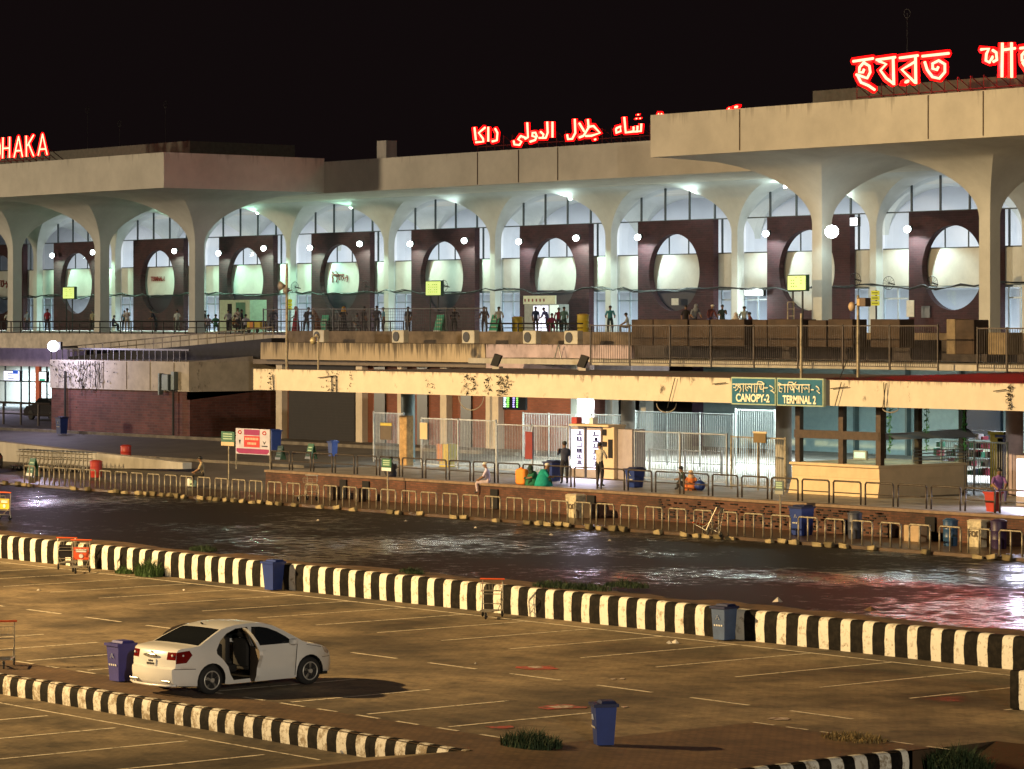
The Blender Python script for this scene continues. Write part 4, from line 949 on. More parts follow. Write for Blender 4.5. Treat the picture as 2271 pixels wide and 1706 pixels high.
# green and white boards, yellow drums
def aboard(loc, lab, m=None, sc=1.0, rz=0, group=None, cat='sign'):
    e = empty('folding_sign', loc, lab, cat, group, rz)
    e.scale = (sc,) * 3
    mb = MB(); mb.add([(-.35, -.28, 0), (.35, -.28, 0), (.32, 0, 1.05), (-.32, 0, 1.05), (-.35, -.25, 0), (.35, -.25, 0), (.32, .03, 1.05), (-.32, .03, 1.05)], [(0, 1, 2, 3), (4, 7, 6, 5), (0, 4, 5, 1), (1, 5, 6, 2), (2, 6, 7, 3), (3, 7, 4, 0)])
    lpart(mb, 'front_board', m or greenb, e)
    lpart(MB().add([(-.35, .30, 0), (.35, .30, 0), (.32, .035, 1.05), (-.32, .035, 1.05)], [(0, 1, 2, 3)]), 'rear_board', greenb, e)
    mb = MB()
    for k in range(3): z = .35 + .2 * k; y = -.285 + z * .267; mb.add([(-.22, y, z), (.22, y, z), (.22, y + .02, z + .08), (-.22, y + .02, z + .08)], [(0, 1, 2, 3)])
    lpart(mb, 'lettering', mat('pale_green_text', (.35, .5, .35), .6), e)
    lpart(MB().add([(-.34, -.288, .02), (.34, -.288, .02), (.335, -.245, .18), (-.335, -.245, .18)], [(0, 1, 2, 3)]), 'white_strip', whitep, e); return e
lab3 = [(722, 'first, under the lit green bag'), (977, 'below the middle notice box'), (1100, 'left of the yellow drum')]
grw = mat('green_white_board', (.05, .42, .25), .5)
for x, l in lab3:
    p = XY(x, 128); aboard((p, 128, 7.3), 'bright green and white folding sign on the deck, ' + l, whitep if False else grw, 1.15)
def drum(loc, lab, m, h=.95, r=.3, name='waste_drum'):
    e = empty(name, loc, lab, 'bin'); lpart(MB().lathe([(r * .9, 0), (r * .95, .05), (r, h * .33), (r * 1.04, h * .35), (r, h * .37), (r, h * .66), (r * 1.04, h * .68), (r, h * .7), (r, h)], 0, 0, 18), 'body', m, e, smooth=True, angle=35)
    lpart(MB().lathe([(r * 1.08, h), (r * 1.08, h + .04), (r * .6, h + .1)], 0, 0, 18), 'lid', m, e, smooth=True, angle=35); return e
drum((XY(1148, 130), 130, 7.3), 'yellow drum on the deck just left of the lit stall', yellowp, 1.0, .36)
drum((XY(1293, 128), 128, 7.3), 'yellow drum on the deck right of the lit stall', yellowp, 1.15, .36)
e = empty('yellow_cart', (XY(570, 126), 126, 7.3), 'yellow and orange handcart on the deck left of the loudspeaker pole', 'cart')
lpart(MB().bbox(-.8, .8, -.3, .3, .25, .8, .04), 'box', yellowp, e); lpart(MB().box(-.4, .0, -.33, -.305, .3, .75), 'orange_panel', mat('orange_panel', (.6, .2, .02), .5), e)
lpart(MB().lathe([(.18, -.35), (.18, -.3)], -.5, 0, 12, axis='Y', cz=.18).lathe([(.18, -.35), (.18, -.3)], .5, 0, 12, axis='Y', cz=.18), 'wheel', rubber, e)

# poles on the canopy roof
def pole(x, ytop, Y, lab, zb, r=.05, name='pole'):
    p = AY(x, ytop, Y); e = empty(name, (p.x, Y, zb), lab, 'pole'); lpart(MB().tube([(0, 0, 0), (0, 0, p.z - zb)], [r * 1.25, r], 8), 'shaft', railm, e); return e, p.z - zb
e, h = pole(636, 585, 88, 'tall thin pole with two horn loudspeakers at the left of the canopy', 5.84, .055, 'loudspeaker_pole')
z = AY(630, 640, 88).z - 5.84
for dx, dz, s_ in ((-.42, .12, 1), (-.05, -.1, .75)):
    mb = MB(); mb.lathe([(.05 * s_, .3), (.07 * s_, .18), (.13 * s_, .05), (.22 * s_, -.08)], dx, 0, 14, axis='Y', cz=z + dz); lpart(mb, 'horn', mat('grey_horn', (.25, .22, .2), .5), e, smooth=True)
lpart(MB().tube([(-.5, .1, z), (.1, .1, z)], .02, 5), 'bracket', dark, e)
e, h = pole(706, 748, 84, 'short pole with a drooping round lamp on the canopy edge', 5.93, .035, 'lamp_post')
lpart(MB().tube([(0, 0, h), (-.12, 0, h + .12), (-.3, 0, h + .02)], .03, 6), 'arm', railm, e); lpart(MB().ball((-.36, -.02, h - .16), .15, 12, (1, 1, 1.15)), 'lamp_shade', mat('lamp_brass', (.45, .38, .22), .4, .3), e, smooth=True)
lpart(MB().ball((-.12, 0, h + .06), .09, 8), 'knuckle', railm, e)
e, h = pole(1903, 655, 86, 'pole with a camera box and a horn loudspeaker right of the canopy signs', 5.93, .05, 'camera_pole')
lpart(MB().bbox(.08, .52, -.15, .15, h - .42, h - .1, .02), 'camera_box', mat('brown_box', (.12, .08, .06), .6), e); lpart(MB().box(.1, .24, -.17, -.152, h - .38, h - .14), 'lens_window', mat('amber_glass', (.5, .35, .15), .4), e)
lpart(MB().ball((-.28, -.05, h - .42), .15, 12, (1, .8, 1.2)), 'horn', mat('tan_horn', (.45, .32, .2), .5), e, smooth=True); lpart(MB().tube([(-.25, 0, h - .4), (0, 0, h - .3)], .03, 5), 'bracket', dark, e)
lpart(MB().tube([(0, 0, h * .55), (-.75, -.2, .0)], .02, 5), 'stay', dark, e)
e, h = pole(1777, 695, 87, 'thin brown pole in front of the barred fence', 5.84, .045, 'pole')
e, h = pole(1747, 670, 112, 'low brown ladder frame on the deck left of the right front column', 7.3, .03, 'ladder_frame')
mb = MB().tube([(.45, 0, 0), (.45, 0, h)], .02, 5)
for k in range(5): mb.tube([(0, 0, h * (k + 1) / 5), (.45, 0, h * (k + 1) / 5)], .018, 5)
lpart(mb, 'rungs', railm, e)
for x, l in ((1099, 'black floodlight lying on the canopy roof at the start of the lilac beam'), (1291, 'black floodlight on the canopy roof left of the barred fence')):
    p = AY(x, 800, 95); e = empty('roof_floodlight', (p.x, 95, 5.84), l, 'floodlight')
    mb = MB().add([(-.28, -.1, .18), (.22, -.1, .12), (.30, .1, .62), (-.20, .1, .72), (-.28, 0, .18), (.22, 0, .12), (.30, .2, .62), (-.20, .2, .72)], [(0, 1, 2, 3), (7, 6, 5, 4), (0, 4, 5, 1), (1, 5, 6, 2), (2, 6, 7, 3), (3, 7, 4, 0)]); lpart(mb, 'housing', dark, e)
    lpart(MB().box(-.25, .25, 0, .25, 0, .12), 'foot', concrete, e)
# tent-like folded frame on the beam
e = empty('trestle', (XY(1238, 100.6), 100.6, 5.84), 'bent grey pipe trestle against the lilac beam', 'trestle'); lpart(MB().tube([(-.45, 0, 0), (0, 0, 1.1), (.02, 0, 1.12), (.35, 0, 0)], .03, 6), 'frame', steel, e)
# aerials on the roof
for x, y0, y1, Y, l in ((367, 232, 330, 148, 'thin aerial mast with a ring dish above the left canopy'), (194, 245, 340, 150, 'faint aerial mast left of the ring dish mast'), (2012, 30, 180, 150, 'tall aerial mast above the Bengali letters'), (265, 275, 330, 150, 'short aerial above the left parapet')):
    a = AY(x, y1, Y); b_ = AY(x, y0, Y); e = empty('aerial_mast', (a.x, Y, 19.8), l, 'aerial')
    lpart(MB().tube([(0, 0, 0), (0, 0, b_.z - 19.8)], .016, 5), 'mast', dark, e)
    lpart(MB().tube([(.28 * math.cos(t), 0, b_.z - 19.8 + .28 * math.sin(t)) for t in [math.pi * k / 6 for k in range(13)]], .02, 5), 'ring', dark, e)

# ------------------------------------------------------------------ steel fences of the platform
barfence('steel_fence', 829, 895, 88.0, 1.7, 2.25, 'pale steel fence bay left of the cream column', steel, .105, 1.7)
barfence('steel_fence', 935, 1100, 86.6, 1.7, 2.15, 'steel fence between the cream column and the man in white', steel, .105, 3)
barfence('steel_fence', 1102, 1262, 85.8, 1.7, 2.05, 'steel fence behind the seated pair in green', steel, .105, 3)
barfence('steel_fence', 1408, 1612, 85.6, 1.7, 2.0, 'steel fence right of the drinks fridges', steel, .105, 3)
barfence('steel_gate', 1622, 1742, 84.3, 1.7, 2.0, 'darker steel gate with a small hanging board left of the kiosk', railm, .12, 1.2)
barfence('steel_fence', 2088, 2234, 88.4, 1.7, 1.95, 'steel fence between the kiosk and the lilac column', steel, .115, 1.6)
barfence('rear_fence', 1160, 1275, 95, 1.7, 2.15, 'rear steel fence behind the fridges on the left', steel, .12, 2)
barfence('rear_fence', 1312, 1383, 95, 1.7, 2.2, 'rear steel fence between two pale columns', steel, .12, 1.6)
barfence('rear_fence', 1409, 1625, 96, 1.7, 2.35, 'tall rear steel fence behind the row of hoops', steel, .12, 2.2)
barfence('rear_fence', 1632, 1720, 98, 1.7, 2.5, 'rear steel fence left of the canopy sign column', steel, .12, 2.2)
barfence('queue_barrier', 1440, 1600, 91, 1.7, 1.0, 'low steel queue barrier inside the fence', steel, .2, 2.2)
flat('fence_notice', 843, 945, 868, 975, 87.9, mat('dark_notice', (.10, .07, .04), .6), 'dark notice with yellow heading on the first fence bay')
flat('fence_notice', 843, 938, 868, 944, 87.85, yellowp, 'yellow strip over the dark fence notice')
flat('fence_notice', 931, 938, 947, 974, 86.4, cream2, 'cream sheet hanging on the fence right of the cream column')
flat('fence_banner', 1164, 958, 1180, 1018, 85.7, mat('maroon_banner', (.22, .03, .03), .7), 'narrow maroon banner on the fence behind the seated pair', 'banner')
flat('gate_board', 1671, 960, 1698, 982, 84.1, mat('gate_board_face', (.16, .10, .03), .6), 'small brown board with cream rim on the steel gate')
flat('rim_strip', 1669, 958, 1700, 961, 84.08, cream2, 'cream rim strip topping the small gate board')
e = empty('wooden_post', (XY(901, 86.9), 86.9, 1.7), 'tan wooden column at the corner of the steel fence', 'post'); lpart(MB().bbox(-.27, .27, -.2, .2, 0, 2.2, .03), 'shaft', mat('tan_wood', (.42, .27, .12), .8, var=.4, scale=4), e)
e = empty('yellow_bin', (XY(992, 87.5), 87.5, 1.7), 'yellow and orange bin on legs inside the fence', 'bin')
lpart(MB().bbox(-.38, .38, -.25, .25, .25, 1.0, .03), 'body', yellowp, e); lpart(MB().box(-.4, 0, -.27, -.252, .25, 1.0), 'orange_side', MATS['orange_panel'], e); lpart(MB().box(-.3, .3, -.2, .2, 0, .25), 'base', yellowp, e)
# departures screen
p = AY(1140, 900, 97); e = empty('flight_screen', (p.x, 97, p.z - .2), 'tilted flight information screen glowing green, white and violet', 'screen')
a = AY(1117, 914, 97); b_ = AY(1168, 878, 97); w2 = (b_.x - a.x) / 2
lpart(MB().bbox(-w2, w2, 0, .12, 0, 1.0, .02), 'casing', blackm, e)
for n_, dx, ww, cc in (('white_column', -.9, .22, (.7, .9, 1)), ('green_column', -.62, .25, (.25, 1, .12)), ('violet_column', -.1, .16, (.45, .35, 1)), ('green_column', .22, .14, (.3, .9, .12))):
    mb = MB()
    for k in range(8): mb.box(dx * w2, dx * w2 + ww * (.6 + .4 * rnd.random()), -.015, -.003, .12 + k * .1, .19 + k * .1)
    lpart(mb, n_, mat('scr_' + n_, cc, .4, emit=cc, estr=1.3), e)
# blue directory board
p = AY(1220, 880, 97.0); q = AY(1380, 868, 97.0)
e = empty('overhead_board', (p.x, 97.0, 4.95), 'dim violet overhead board with blurred white lettering', 'sign')
lpart(MB().box(-1.6, q.x - p.x + 1, 0, .1, .0, .42), 'panel', mat('violet_board', (.05, .045, .10), .5), e)
t_ = text_mesh('International Visitors Entrance', .3, mat('faint_text', (.42, .42, .55), .5), .005, .005, sx=1.0, name='lettering', parent=e); t_.rotation_euler = (R(90), 0, 0); t_.location = ((q.x - p.x - .6) / 2, -.02, .21)

# drinks fridges and their stand
FX0, FX1 = XY(1265, 86), XY(1404, 86)
def fridge(x0, x1, Y, h, lab, face=True):
    a, b_ = XY(x0, Y), XY(x1, Y); e = empty('drinks_fridge', ((a + b_) / 2, Y, 1.7), lab, 'fridge'); w2 = (b_ - a) / 2
    lpart(MB().bbox(-w2, w2, 0, .7, 0, h, .02), 'cabinet', mat('fridge_grey', (.35, .30, .30), .5), e)
    if face:
        fm = mat('fridge_glow', (.8, .8, 1), .4, emit=(.74, .72, 1), estr=2.6, var=.4, scale=3)
        lpart(MB().box(-w2 + .05, w2 - .06, -.012, 0, .35, h - .12), 'lit_door', fm, e)
        mb = MB()
        for k in range(6): mb.box(-w2 * .1, w2 - .1, -.03, -.015, .5 + k * .24, .56 + k * .24)
        for k in range(22): zz = .56 + .24 * rnd.randint(0, 5); xx = rnd.uniform(-w2 * .1, w2 - .18); mb.box(xx, xx + .07, -.028, -.015, zz, zz + .13)
        lpart(mb, 'shelves', mat('bottles_dark', (.10, .12, .35), .4), e)
    return e
fridge(1266, 1296, 85.9, 2.05, 'left glowing drinks fridge behind the standing man')
fridge(1301, 1333, 85.7, 2.05, 'right glowing drinks fridge beside the cream cabinet')
e = empty('cream_cabinet', (XY(1350, 85.6), 85.6, 1.7), 'cream wooden cabinet with dark openings next to the fridges', 'cabinet'); lpart(MB().bbox(-.38, .32, 0, .6, 0, 2.1, .02), 'body', cream2, e)
lpart(MB().box(-.36, -.12, -.02, -.003, 1.75, 2.0).box(-.36, -.1, -.02, -.003, 1.3, 1.5).box(-.02, .25, -.02, -.003, .85, 1.6), 'openings', blackm, e)
fridge(1364, 1402, 85.8, 2.02, 'closed grey cabinet at the right end of the fridges', False)
e = empty('stand_roof', (XY(1320, 85.7), 85.7, 3.8), 'cream shelf with small boxes lying across the fridges', 'shelf'); lpart(MB().box(-1.35, 1.1, -.25, .7, .0, .08), 'shelf_board', cream2, e); lpart(MB().bbox(-.4, -.15, 0, .3, .08, .35, .02), 'box', whitep, e); lpart(MB().bbox(-1.4, -1.05, -.1, .2, .08, .35, .03), 'red_box', redp, e)
l = lamp('fridge_light', 'AREA', (XY(1300, 85), 85.0, 2.9), 160, (.75, .74, 1), direction=(0, -1, -.6), size=(2, 1.4))
fridge(2253, 2300, 83.9, 1.75, 'glowing drinks fridge at the right edge of the platform')
lamp('fridge_light', 'AREA', (XY(2262, 83), 83.2, 2.6), 150, (.75, .75, 1), direction=(0, -1, -.3), size=(1.5, 1.2))

# ------------------------------------------------------------------ kiosk
KX0, KX1, KY0, KY1 = XY(1757, 84.0), XY(1951, 84.0), 84.0, 88.6
K = empty('ticket_kiosk', ((KX0 + KX1) / 2, 84, 1.7), 'brown framed glass kiosk on a cream base under the canopy', 'kiosk')
m_ = MB(); m_.add([(KX0 - .12, KY0 - .1, 1.7), (KX1, KY0 - .1, 1.7), (KX1, KY0, 2.35), (KX0, KY0, 2.35), (KX0 - .12, KY1, 1.7), (KX1, KY1, 1.7), (KX1, KY1, 2.35), (KX0, KY1, 2.35)], [(0, 1, 2, 3), (4, 7, 6, 5), (0, 3, 7, 4), (3, 2, 6, 7), (1, 5, 6, 2)]); m_.box(KX0, KX1, KY0 - .02, KY1, 2.352, 2.75)
part(m_, 'cream_base', cream2, K)
part(MB().bbox(KX0 - .05, KX1 + .06, KY0 - .12, KY1 + .05, 2.755, 2.86, .02), 'counter', cream2, K)
kf = mat('dark_brown_frame', (.055, .032, .02), .6, var=.4, scale=5)
m_ = MB(); xm = (KX0 + KX1) / 2 + .25
for xx in (KX0 + .25, xm, KX1 - .1): m_.box(xx - .12, xx + .12, KY0 + .02, KY0 + .22, 2.865, 5.5)
for yy in (KY0 + 2.1, KY1 - .15): m_.box(KX1 - .22, KX1 + .0, yy - .1, yy + .1, 2.865, 5.5)
m_.box(KX0 + .1, KX1 - .05, KY0 + .0, KY0 + .2, 3.75, 4.05); m_.box(KX1 - .2, KX1 - .02, KY0 + .2, KY1, 3.85, 4.0)
m_.box(KX0 + .15, KX0 + .35, KY1 - .2, KY1, 2.865, 5.5)
part(m_, 'frame', kf, K)
m_ = MB(); m_.quad((KX0 + .2, KY0 + .12, 2.87), (KX1 - .1, KY0 + .12, 2.87), (KX1 - .1, KY0 + .12, 5.5), (KX0 + .2, KY0 + .12, 5.5)); m_.quad((KX1 - .1, KY0 + .2, 2.87), (KX1 - .1, KY1, 2.87), (KX1 - .1, KY1, 5.5), (KX1 - .1, KY0 + .2, 5.5)); part(m_, 'glass', panek, K)
m_ = MB()
for k in range(4): m_.tube([(KX1 + .02, KY0 + 1.7, 3.0 + k * .12), (KX1 + .02, KY1, 3.0 + k * .12)], .02, 5)
for yy in (KY0 + 1.7, KY1): m_.tube([(KX1 + .02, yy, 2.87), (KX1 + .02, yy, 3.8)], .025, 5)
part(m_, 'side_rail', steel, K)
m_ = MB().box(KX1 + .0, KX1 + .05, KY0 + .3, KY0 + 1.9, 3.78, 4.02); m_.add([(KX1 + .02, KY0 + .3, 4.0), (KX1 + .5, KY0 + .3, 3.8), (KX1 + .5, KY1, 3.8), (KX1 + .02, KY1, 4.1)], [(0, 1, 2, 3)]); part(m_, 'awning', mat('grey_awning', (.25, .24, .26), .7), K)
lightbox('kiosk_screen', 1892, 1000, 1921, 1019, 84.35, (.7, .9, .75), 1.0, 'small lit monitor inside the kiosk window', fr=whitep, deep=.1)
rnd = random.Random(21)
for yy, lb in ((84.4, 'green leafy garland at the front corner of the kiosk'), (86.3, 'green leafy garland at the middle of the kiosk side'), (88.3, 'green leafy garland at the rear corner of the kiosk')):
    z = 5.4; m_ = MB().tube([(KX1 + .12, yy, 5.5), (KX1 + .12, yy, 3.3)], .02, 4)
    while z > 3.3:
        for k in range(3): s_ = .08; c_ = (KX1 + .12 + rnd.uniform(-.06, .06), yy + rnd.uniform(-.1, .1), z + rnd.uniform(-.05, .05)); m_.add([(c_[0] + rnd.uniform(-s_, s_), c_[1] + rnd.uniform(-s_, s_), c_[2] + rnd.uniform(-s_, s_)) for _ in range(3)], [(0, 1, 2)])
        z -= .07
    o = m_.build('garland', mat('green_garland', (.14, .45, .12), .6), None); tag(o, lb, 'garland')
lamp('kiosk_lamp', 'AREA', (KX1 - 2.0, 86.5, 5.4), 60, (.75, 1, .85), direction=(0, 0, -1), size=(2, 2))
# shelf goods and clutter behind right fence
for i, (x, m, l, hh) in enumerate(((2210, yellowp, 'tall yellow stand behind the fence right of the kiosk', 2.0), (2226, bluep, 'blue stand beside the tall yellow stand', 1.9))):
    p = XY(x, 93); e = empty('display_stand', (p, 93, 1.7), l, 'stand'); lpart(MB().bbox(-.35, .35, 0, .5, 0, hh, .03), 'body', m, e); lpart(MB().box(-.4, .4, -.05, .55, hh, hh + .12), 'cap', m, e)
e = empty('shelf_rack', (XY(2160, 95), 95, 1.7), 'rack crowded with red, white and green packets behind the right fence', 'rack')
rnd = random.Random(31)
for n_, cc in (('red_packets', (.5, .05, .1)), ('white_packets', (.7, .7, .75)), ('green_packets', (.05, .35, .2)), ('dark_packets', (.05, .05, .12))):
    mb = MB()
    for k in range(26): xx = rnd.uniform(-2.2, 2.2); zz = .3 + .35 * rnd.randint(0, 4); mb.box(xx, xx + rnd.uniform(.1, .3), 0, .3, zz, zz + rnd.uniform(.12, .3))
    lpart(mb, n_, mat(n_, cc, .5), e)
mb = MB()
for k in range(6): mb.box(-2.3, 2.4, .31, .34, .27 + .35 * k, .3 + .35 * k)
lpart(mb, 'shelves', steel, e)

# ------------------------------------------------------------------ hoop rails
rails_g = 'steel hoops along the road edge'
def make_hoop(loc, wd, h, r, legs, m, lab, group, low=None):
    e = empty('hoop_barrier', loc, lab, 'barrier', group); w2 = wd / 2; c = .06
    lpart(MB().tube([(-w2, 0, h - c), (-w2 + c, 0, h), (w2 - c, 0, h), (w2, 0, h - c)], r, 8), 'top_rail', m, e, smooth=True)
    for x in [(-w2 + wd * k / (legs - 1)) for k in range(legs)]: lpart(MB().tube([(x, 0, 0), (x, 0, h - c + .002 if abs(abs(x) - w2) < .01 else h)], r, 8), 'leg', m, e, smooth=True)
    if low: lpart(MB().tube([(-w2, 0, low), (w2, 0, low)], r * .7, 6), 'lower_rail', m, e)
    return e
x0 = XY(2241, 76.1) - 1.29 * 46; f = None
for k in range(50):
    loc = (x0 + 1.29 * k, 76.1 + rnd.uniform(-.03, .03), .72)
    if f is None: f = make_hoop(loc, .92, .78, .032, 3, railm, 'three-legged worn steel hoop in the row along the wet road', rails_g)
    else: dup(f, loc, rnd.uniform(-.03, .03))
f = None; x = XY(622, 80.1)
while x < -68:
    if not (XY(2030, 80.1) < x < XY(2085, 80.1)):
        loc = (x, 80.1, 1.715)
        if f is None: f = make_hoop(loc, 1.33, .78, .032, 2, hoopd, 'dark two-legged hoop in the row on top of the platform edge', 'dark hoops on the platform edge', .38)
        else: dup(f, loc)
    x += 1.55
# broken kerb stones under the road hoops
stone = mat('mossy_kerb_stone', (.14, .11, .055), .9, var=.6, scale=3, bump=.5)
rnd = random.Random(17); x = -150; protos = []
gname = 'broken kerb stones along the far road edge'
while x < -66:
    if len(protos) < 5:
        bm = bmesh.new(); bmesh.ops.create_cube(bm, size=1); 
        for v in bm.verts: v.co = Vector((v.co.x * .36, v.co.y * .16, v.co.z * .15)) + Vector((rnd.uniform(-.05, .05), rnd.uniform(-.03, .03), rnd.uniform(-.05, .03)))
        bmesh.ops.bevel(bm, geom=bm.edges[:], offset=.018, segments=1, affect='EDGES'); me = bpy.data.meshes.new('kerb_stone'); bm.to_mesh(me); bm.free(); me.materials.append(stone if len(protos) % 2 else mat('pale_kerb_stone', (.30, .24, .13), .9, var=.5, scale=4)); protos.append(me)
    if rnd.random() < .62:
        o = bpy.data.objects.new('kerb_stone', protos[rnd.randint(0, len(protos) - 1)]); COL.objects.link(o); o.location = (x, 75.5 + rnd.uniform(-.07, .07), .70 + rnd.uniform(-.04, .02)); o.rotation_euler = (rnd.uniform(-.15, .15), rnd.uniform(-.15, .15), rnd.uniform(-.2, .2))
        tag(o, 'broken mossy kerb stone in the line along the far road edge', 'kerb stone', gname)
    x += rnd.uniform(.5, .72)

# ------------------------------------------------------------------ people
POSES = {}
def pose(name):
    P = dict(pel=(0, 0, .93), bel=(0, 0, 1.09), che=(0, .01, 1.28), nkb=(0, .01, 1.42), nck=(0, 0, 1.485), hl=(0, -.015, 1.545), hm=(0, -.02, 1.60), ht=(0, -.005, 1.675))
    for s, k in ((-1, 'l'), (1, 'r')):
        P.update({'sh' + k: (s * .175, .01, 1.38), 'el' + k: (s * .215, .04, 1.12), 'wr' + k: (s * .205, -.03, .88), 'ha' + k: (s * .195, -.06, .80),
                  'hi' + k: (s * .095, 0, .87), 'kn' + k: (s * .105, -.02, .48), 'an' + k: (s * .11, .02, .09), 'to' + k: (s * .13, -.13, .04)})
    if name == 'walk':
        P['knl'] = (-.10, -.14, .50); P['anl'] = (-.10, -.22, .10); P['tol'] = (-.10, -.36, .06); P['knr'] = (.10, .02, .48); P['anr'] = (.10, .24, .12); P['tor'] = (.10, .12, .04)
        P['ell'] = (-.23, .14, 1.14); P['wrl'] = (-.24, .14, .92); P['hal'] = (-.24, .12, .84); P['elr'] = (.23, -.08, 1.13); P['wrr'] = (.22, -.26, 1.0); P['har'] = (.21, -.34, .97)
    if name == 'reach':
        P['elr'] = (.22, -.18, 1.18); P['wrr'] = (.14, -.36, 1.30); P['har'] = (.12, -.42, 1.37); P['ell'] = (-.24, -.1, 1.15); P['wrl'] = (-.12, -.28, 1.1); P['hal'] = (-.08, -.34, 1.1)
    if name == 'lean':
        for k in ('che', 'nkb', 'nck', 'hl', 'hm', 'ht', 'shl', 'shr'): x, y, z = P[k]; P[k] = (x, y - .22 * (z - .93) / .5, z - .05)
        for k in 'lr': s = -1 if k == 'l' else 1; P['el' + k] = (s * .27, -.22, 1.08); P['wr' + k] = (s * .25, -.42, .98); P['ha' + k] = (s * .24, -.5, .96)
        P['knr'] = (.13, .08, .48); P['anr'] = (.14, .16, .09); P['tor'] = (.15, .02, .04)
    if name == 'sit':
        dz = -.45
        for k in list(P):
            if k[:2] not in ('hi', 'kn', 'an', 'to'): x, y, z = P[k]; P[k] = (x, y - max(0, z - 1.1) * .25, z + dz)
        for k in 'lr':
            s = -1 if k == 'l' else 1
            P['hi' + k] = (s * .10, -.03, .44); P['kn' + k] = (s * .14, -.46, .47); P['an' + k] = (s * .13, -.42, .08); P['to' + k] = (s * .14, -.56, .03)
            P['el' + k] = (s * .25, -.16, .70); P['wr' + k] = (s * .14, -.40, .56); P['ha' + k] = (s * .10, -.48, .54)
    if name == 'squat':
        dz = -.76
        for k in list(P):
            if k[:2] not in ('hi', 'kn', 'an', 'to'): x, y, z = P[k]; P[k] = (x, y - max(0, z - 1.0) * .35, z + dz)
        for k in 'lr':
            s = -1 if k == 'l' else 1
            P['hi' + k] = (s * .11, -.03, .14); P['kn' + k] = (s * .22, -.32, .36); P['an' + k] = (s * .10, -.34, .08); P['to' + k] = (s * .12, -.47, .04)
            P['el' + k] = (s * .27, -.22, .45); P['wr' + k] = (s * .12, -.42, .42); P['ha' + k] = (s * .05, -.47, .40)
    return P
RAD = dict(pel=.148, bel=.138, che=.160, nkb=.085, nck=.052, hl=.07, hm=.093, ht=.06, sh=.068, el=.058, wr=.038, ha=.038, hi=.110, kn=.080, an=.045, to=.042)
EDG = [('pel', 'bel', 1), ('bel', 'che', 1), ('che', 'nkb', 1), ('nkb', 'nck', 0), ('nck', 'hl', 0), ('hl', 'hm', 0), ('hm', 'ht', 0)]
for k in 'lr': EDG += [('nkb' if False else 'che', 'sh' + k, 1), ('sh' + k, 'el' + k, 1), ('el' + k, 'wr' + k, 0), ('wr' + k, 'ha' + k, 0), ('pel', 'hi' + k, 2), ('hi' + k, 'kn' + k, 2), ('kn' + k, 'an' + k, 2), ('an' + k, 'to' + k, 3)]
def body_mesh(name):
    if name in POSES: return POSES[name]
    P = pose(name); keys = list(P); idx = {k: i for i, k in enumerate(keys)}
    me = bpy.data.meshes.new('person_skeleton'); me.from_pydata([P[k] for k in keys], [(idx[a], idx[b_]) for a, b_, _ in EDG], [])
    o = bpy.data.objects.new('tmp', me); COL.objects.link(o)
    md = o.modifiers.new('s', 'SKIN'); md.use_smooth_shade = True; md.branch_smoothing = .4

    sk = me.skin_vertices[0].data if me.skin_vertices else None
    if sk is None: raise RuntimeError('no skin layer')
    for k in keys:
        r = RAD.get(k, RAD.get(k[:2], .06)); sk[idx[k]].radius = (r, r * (.78 if k in ('pel', 'bel', 'che') else 1)); sk[idx[k]].use_root = (k == 'pel')
    sb = o.modifiers.new('b', 'SUBSURF'); sb.levels = 1; sb.render_levels = 1
    dg = bpy.context.evaluated_depsgraph_get(); m2 = bpy.data.meshes.new_from_object(o.evaluated_get(dg)); bpy.data.objects.remove(o)
    segs = [(Vector(P[a]), Vector(P[b_]), t) for a, b_, t in EDG]
    for p in m2.polygons:
        c = p.center; best = 9; bt = 1
        for a, b_, t in segs:
            d = b_ - a; u = max(0, min(1, (c - a).dot(d) / d.dot(d))); q = (c - (a + d * u)).length
            if q < best: best = q; bt = t
        if bt == 0 and c.z < P['nck'][2] - .02 and abs(c.x) < .12: bt = 1
        p.material_index = bt; p.use_smooth = True
    POSES[name] = (m2, P); return POSES[name]
def skin_layer_ok(): pass
skinm = mat('skin', (.22, .12, .07), .55, var=.1); hairm = mat('black_hair', (.012, .01, .009), .5); shoem = mat('dark_shoe', (.025, .02, .018), .5)
CLOTH = {}
def cloth(c):
    k = tuple(c)
    if k not in CLOTH: CLOTH[k] = mat('cloth_%d' % len(CLOTH), c, .85, var=.25, scale=6, bump=.3, bscale=14)
    return CLOTH[k]
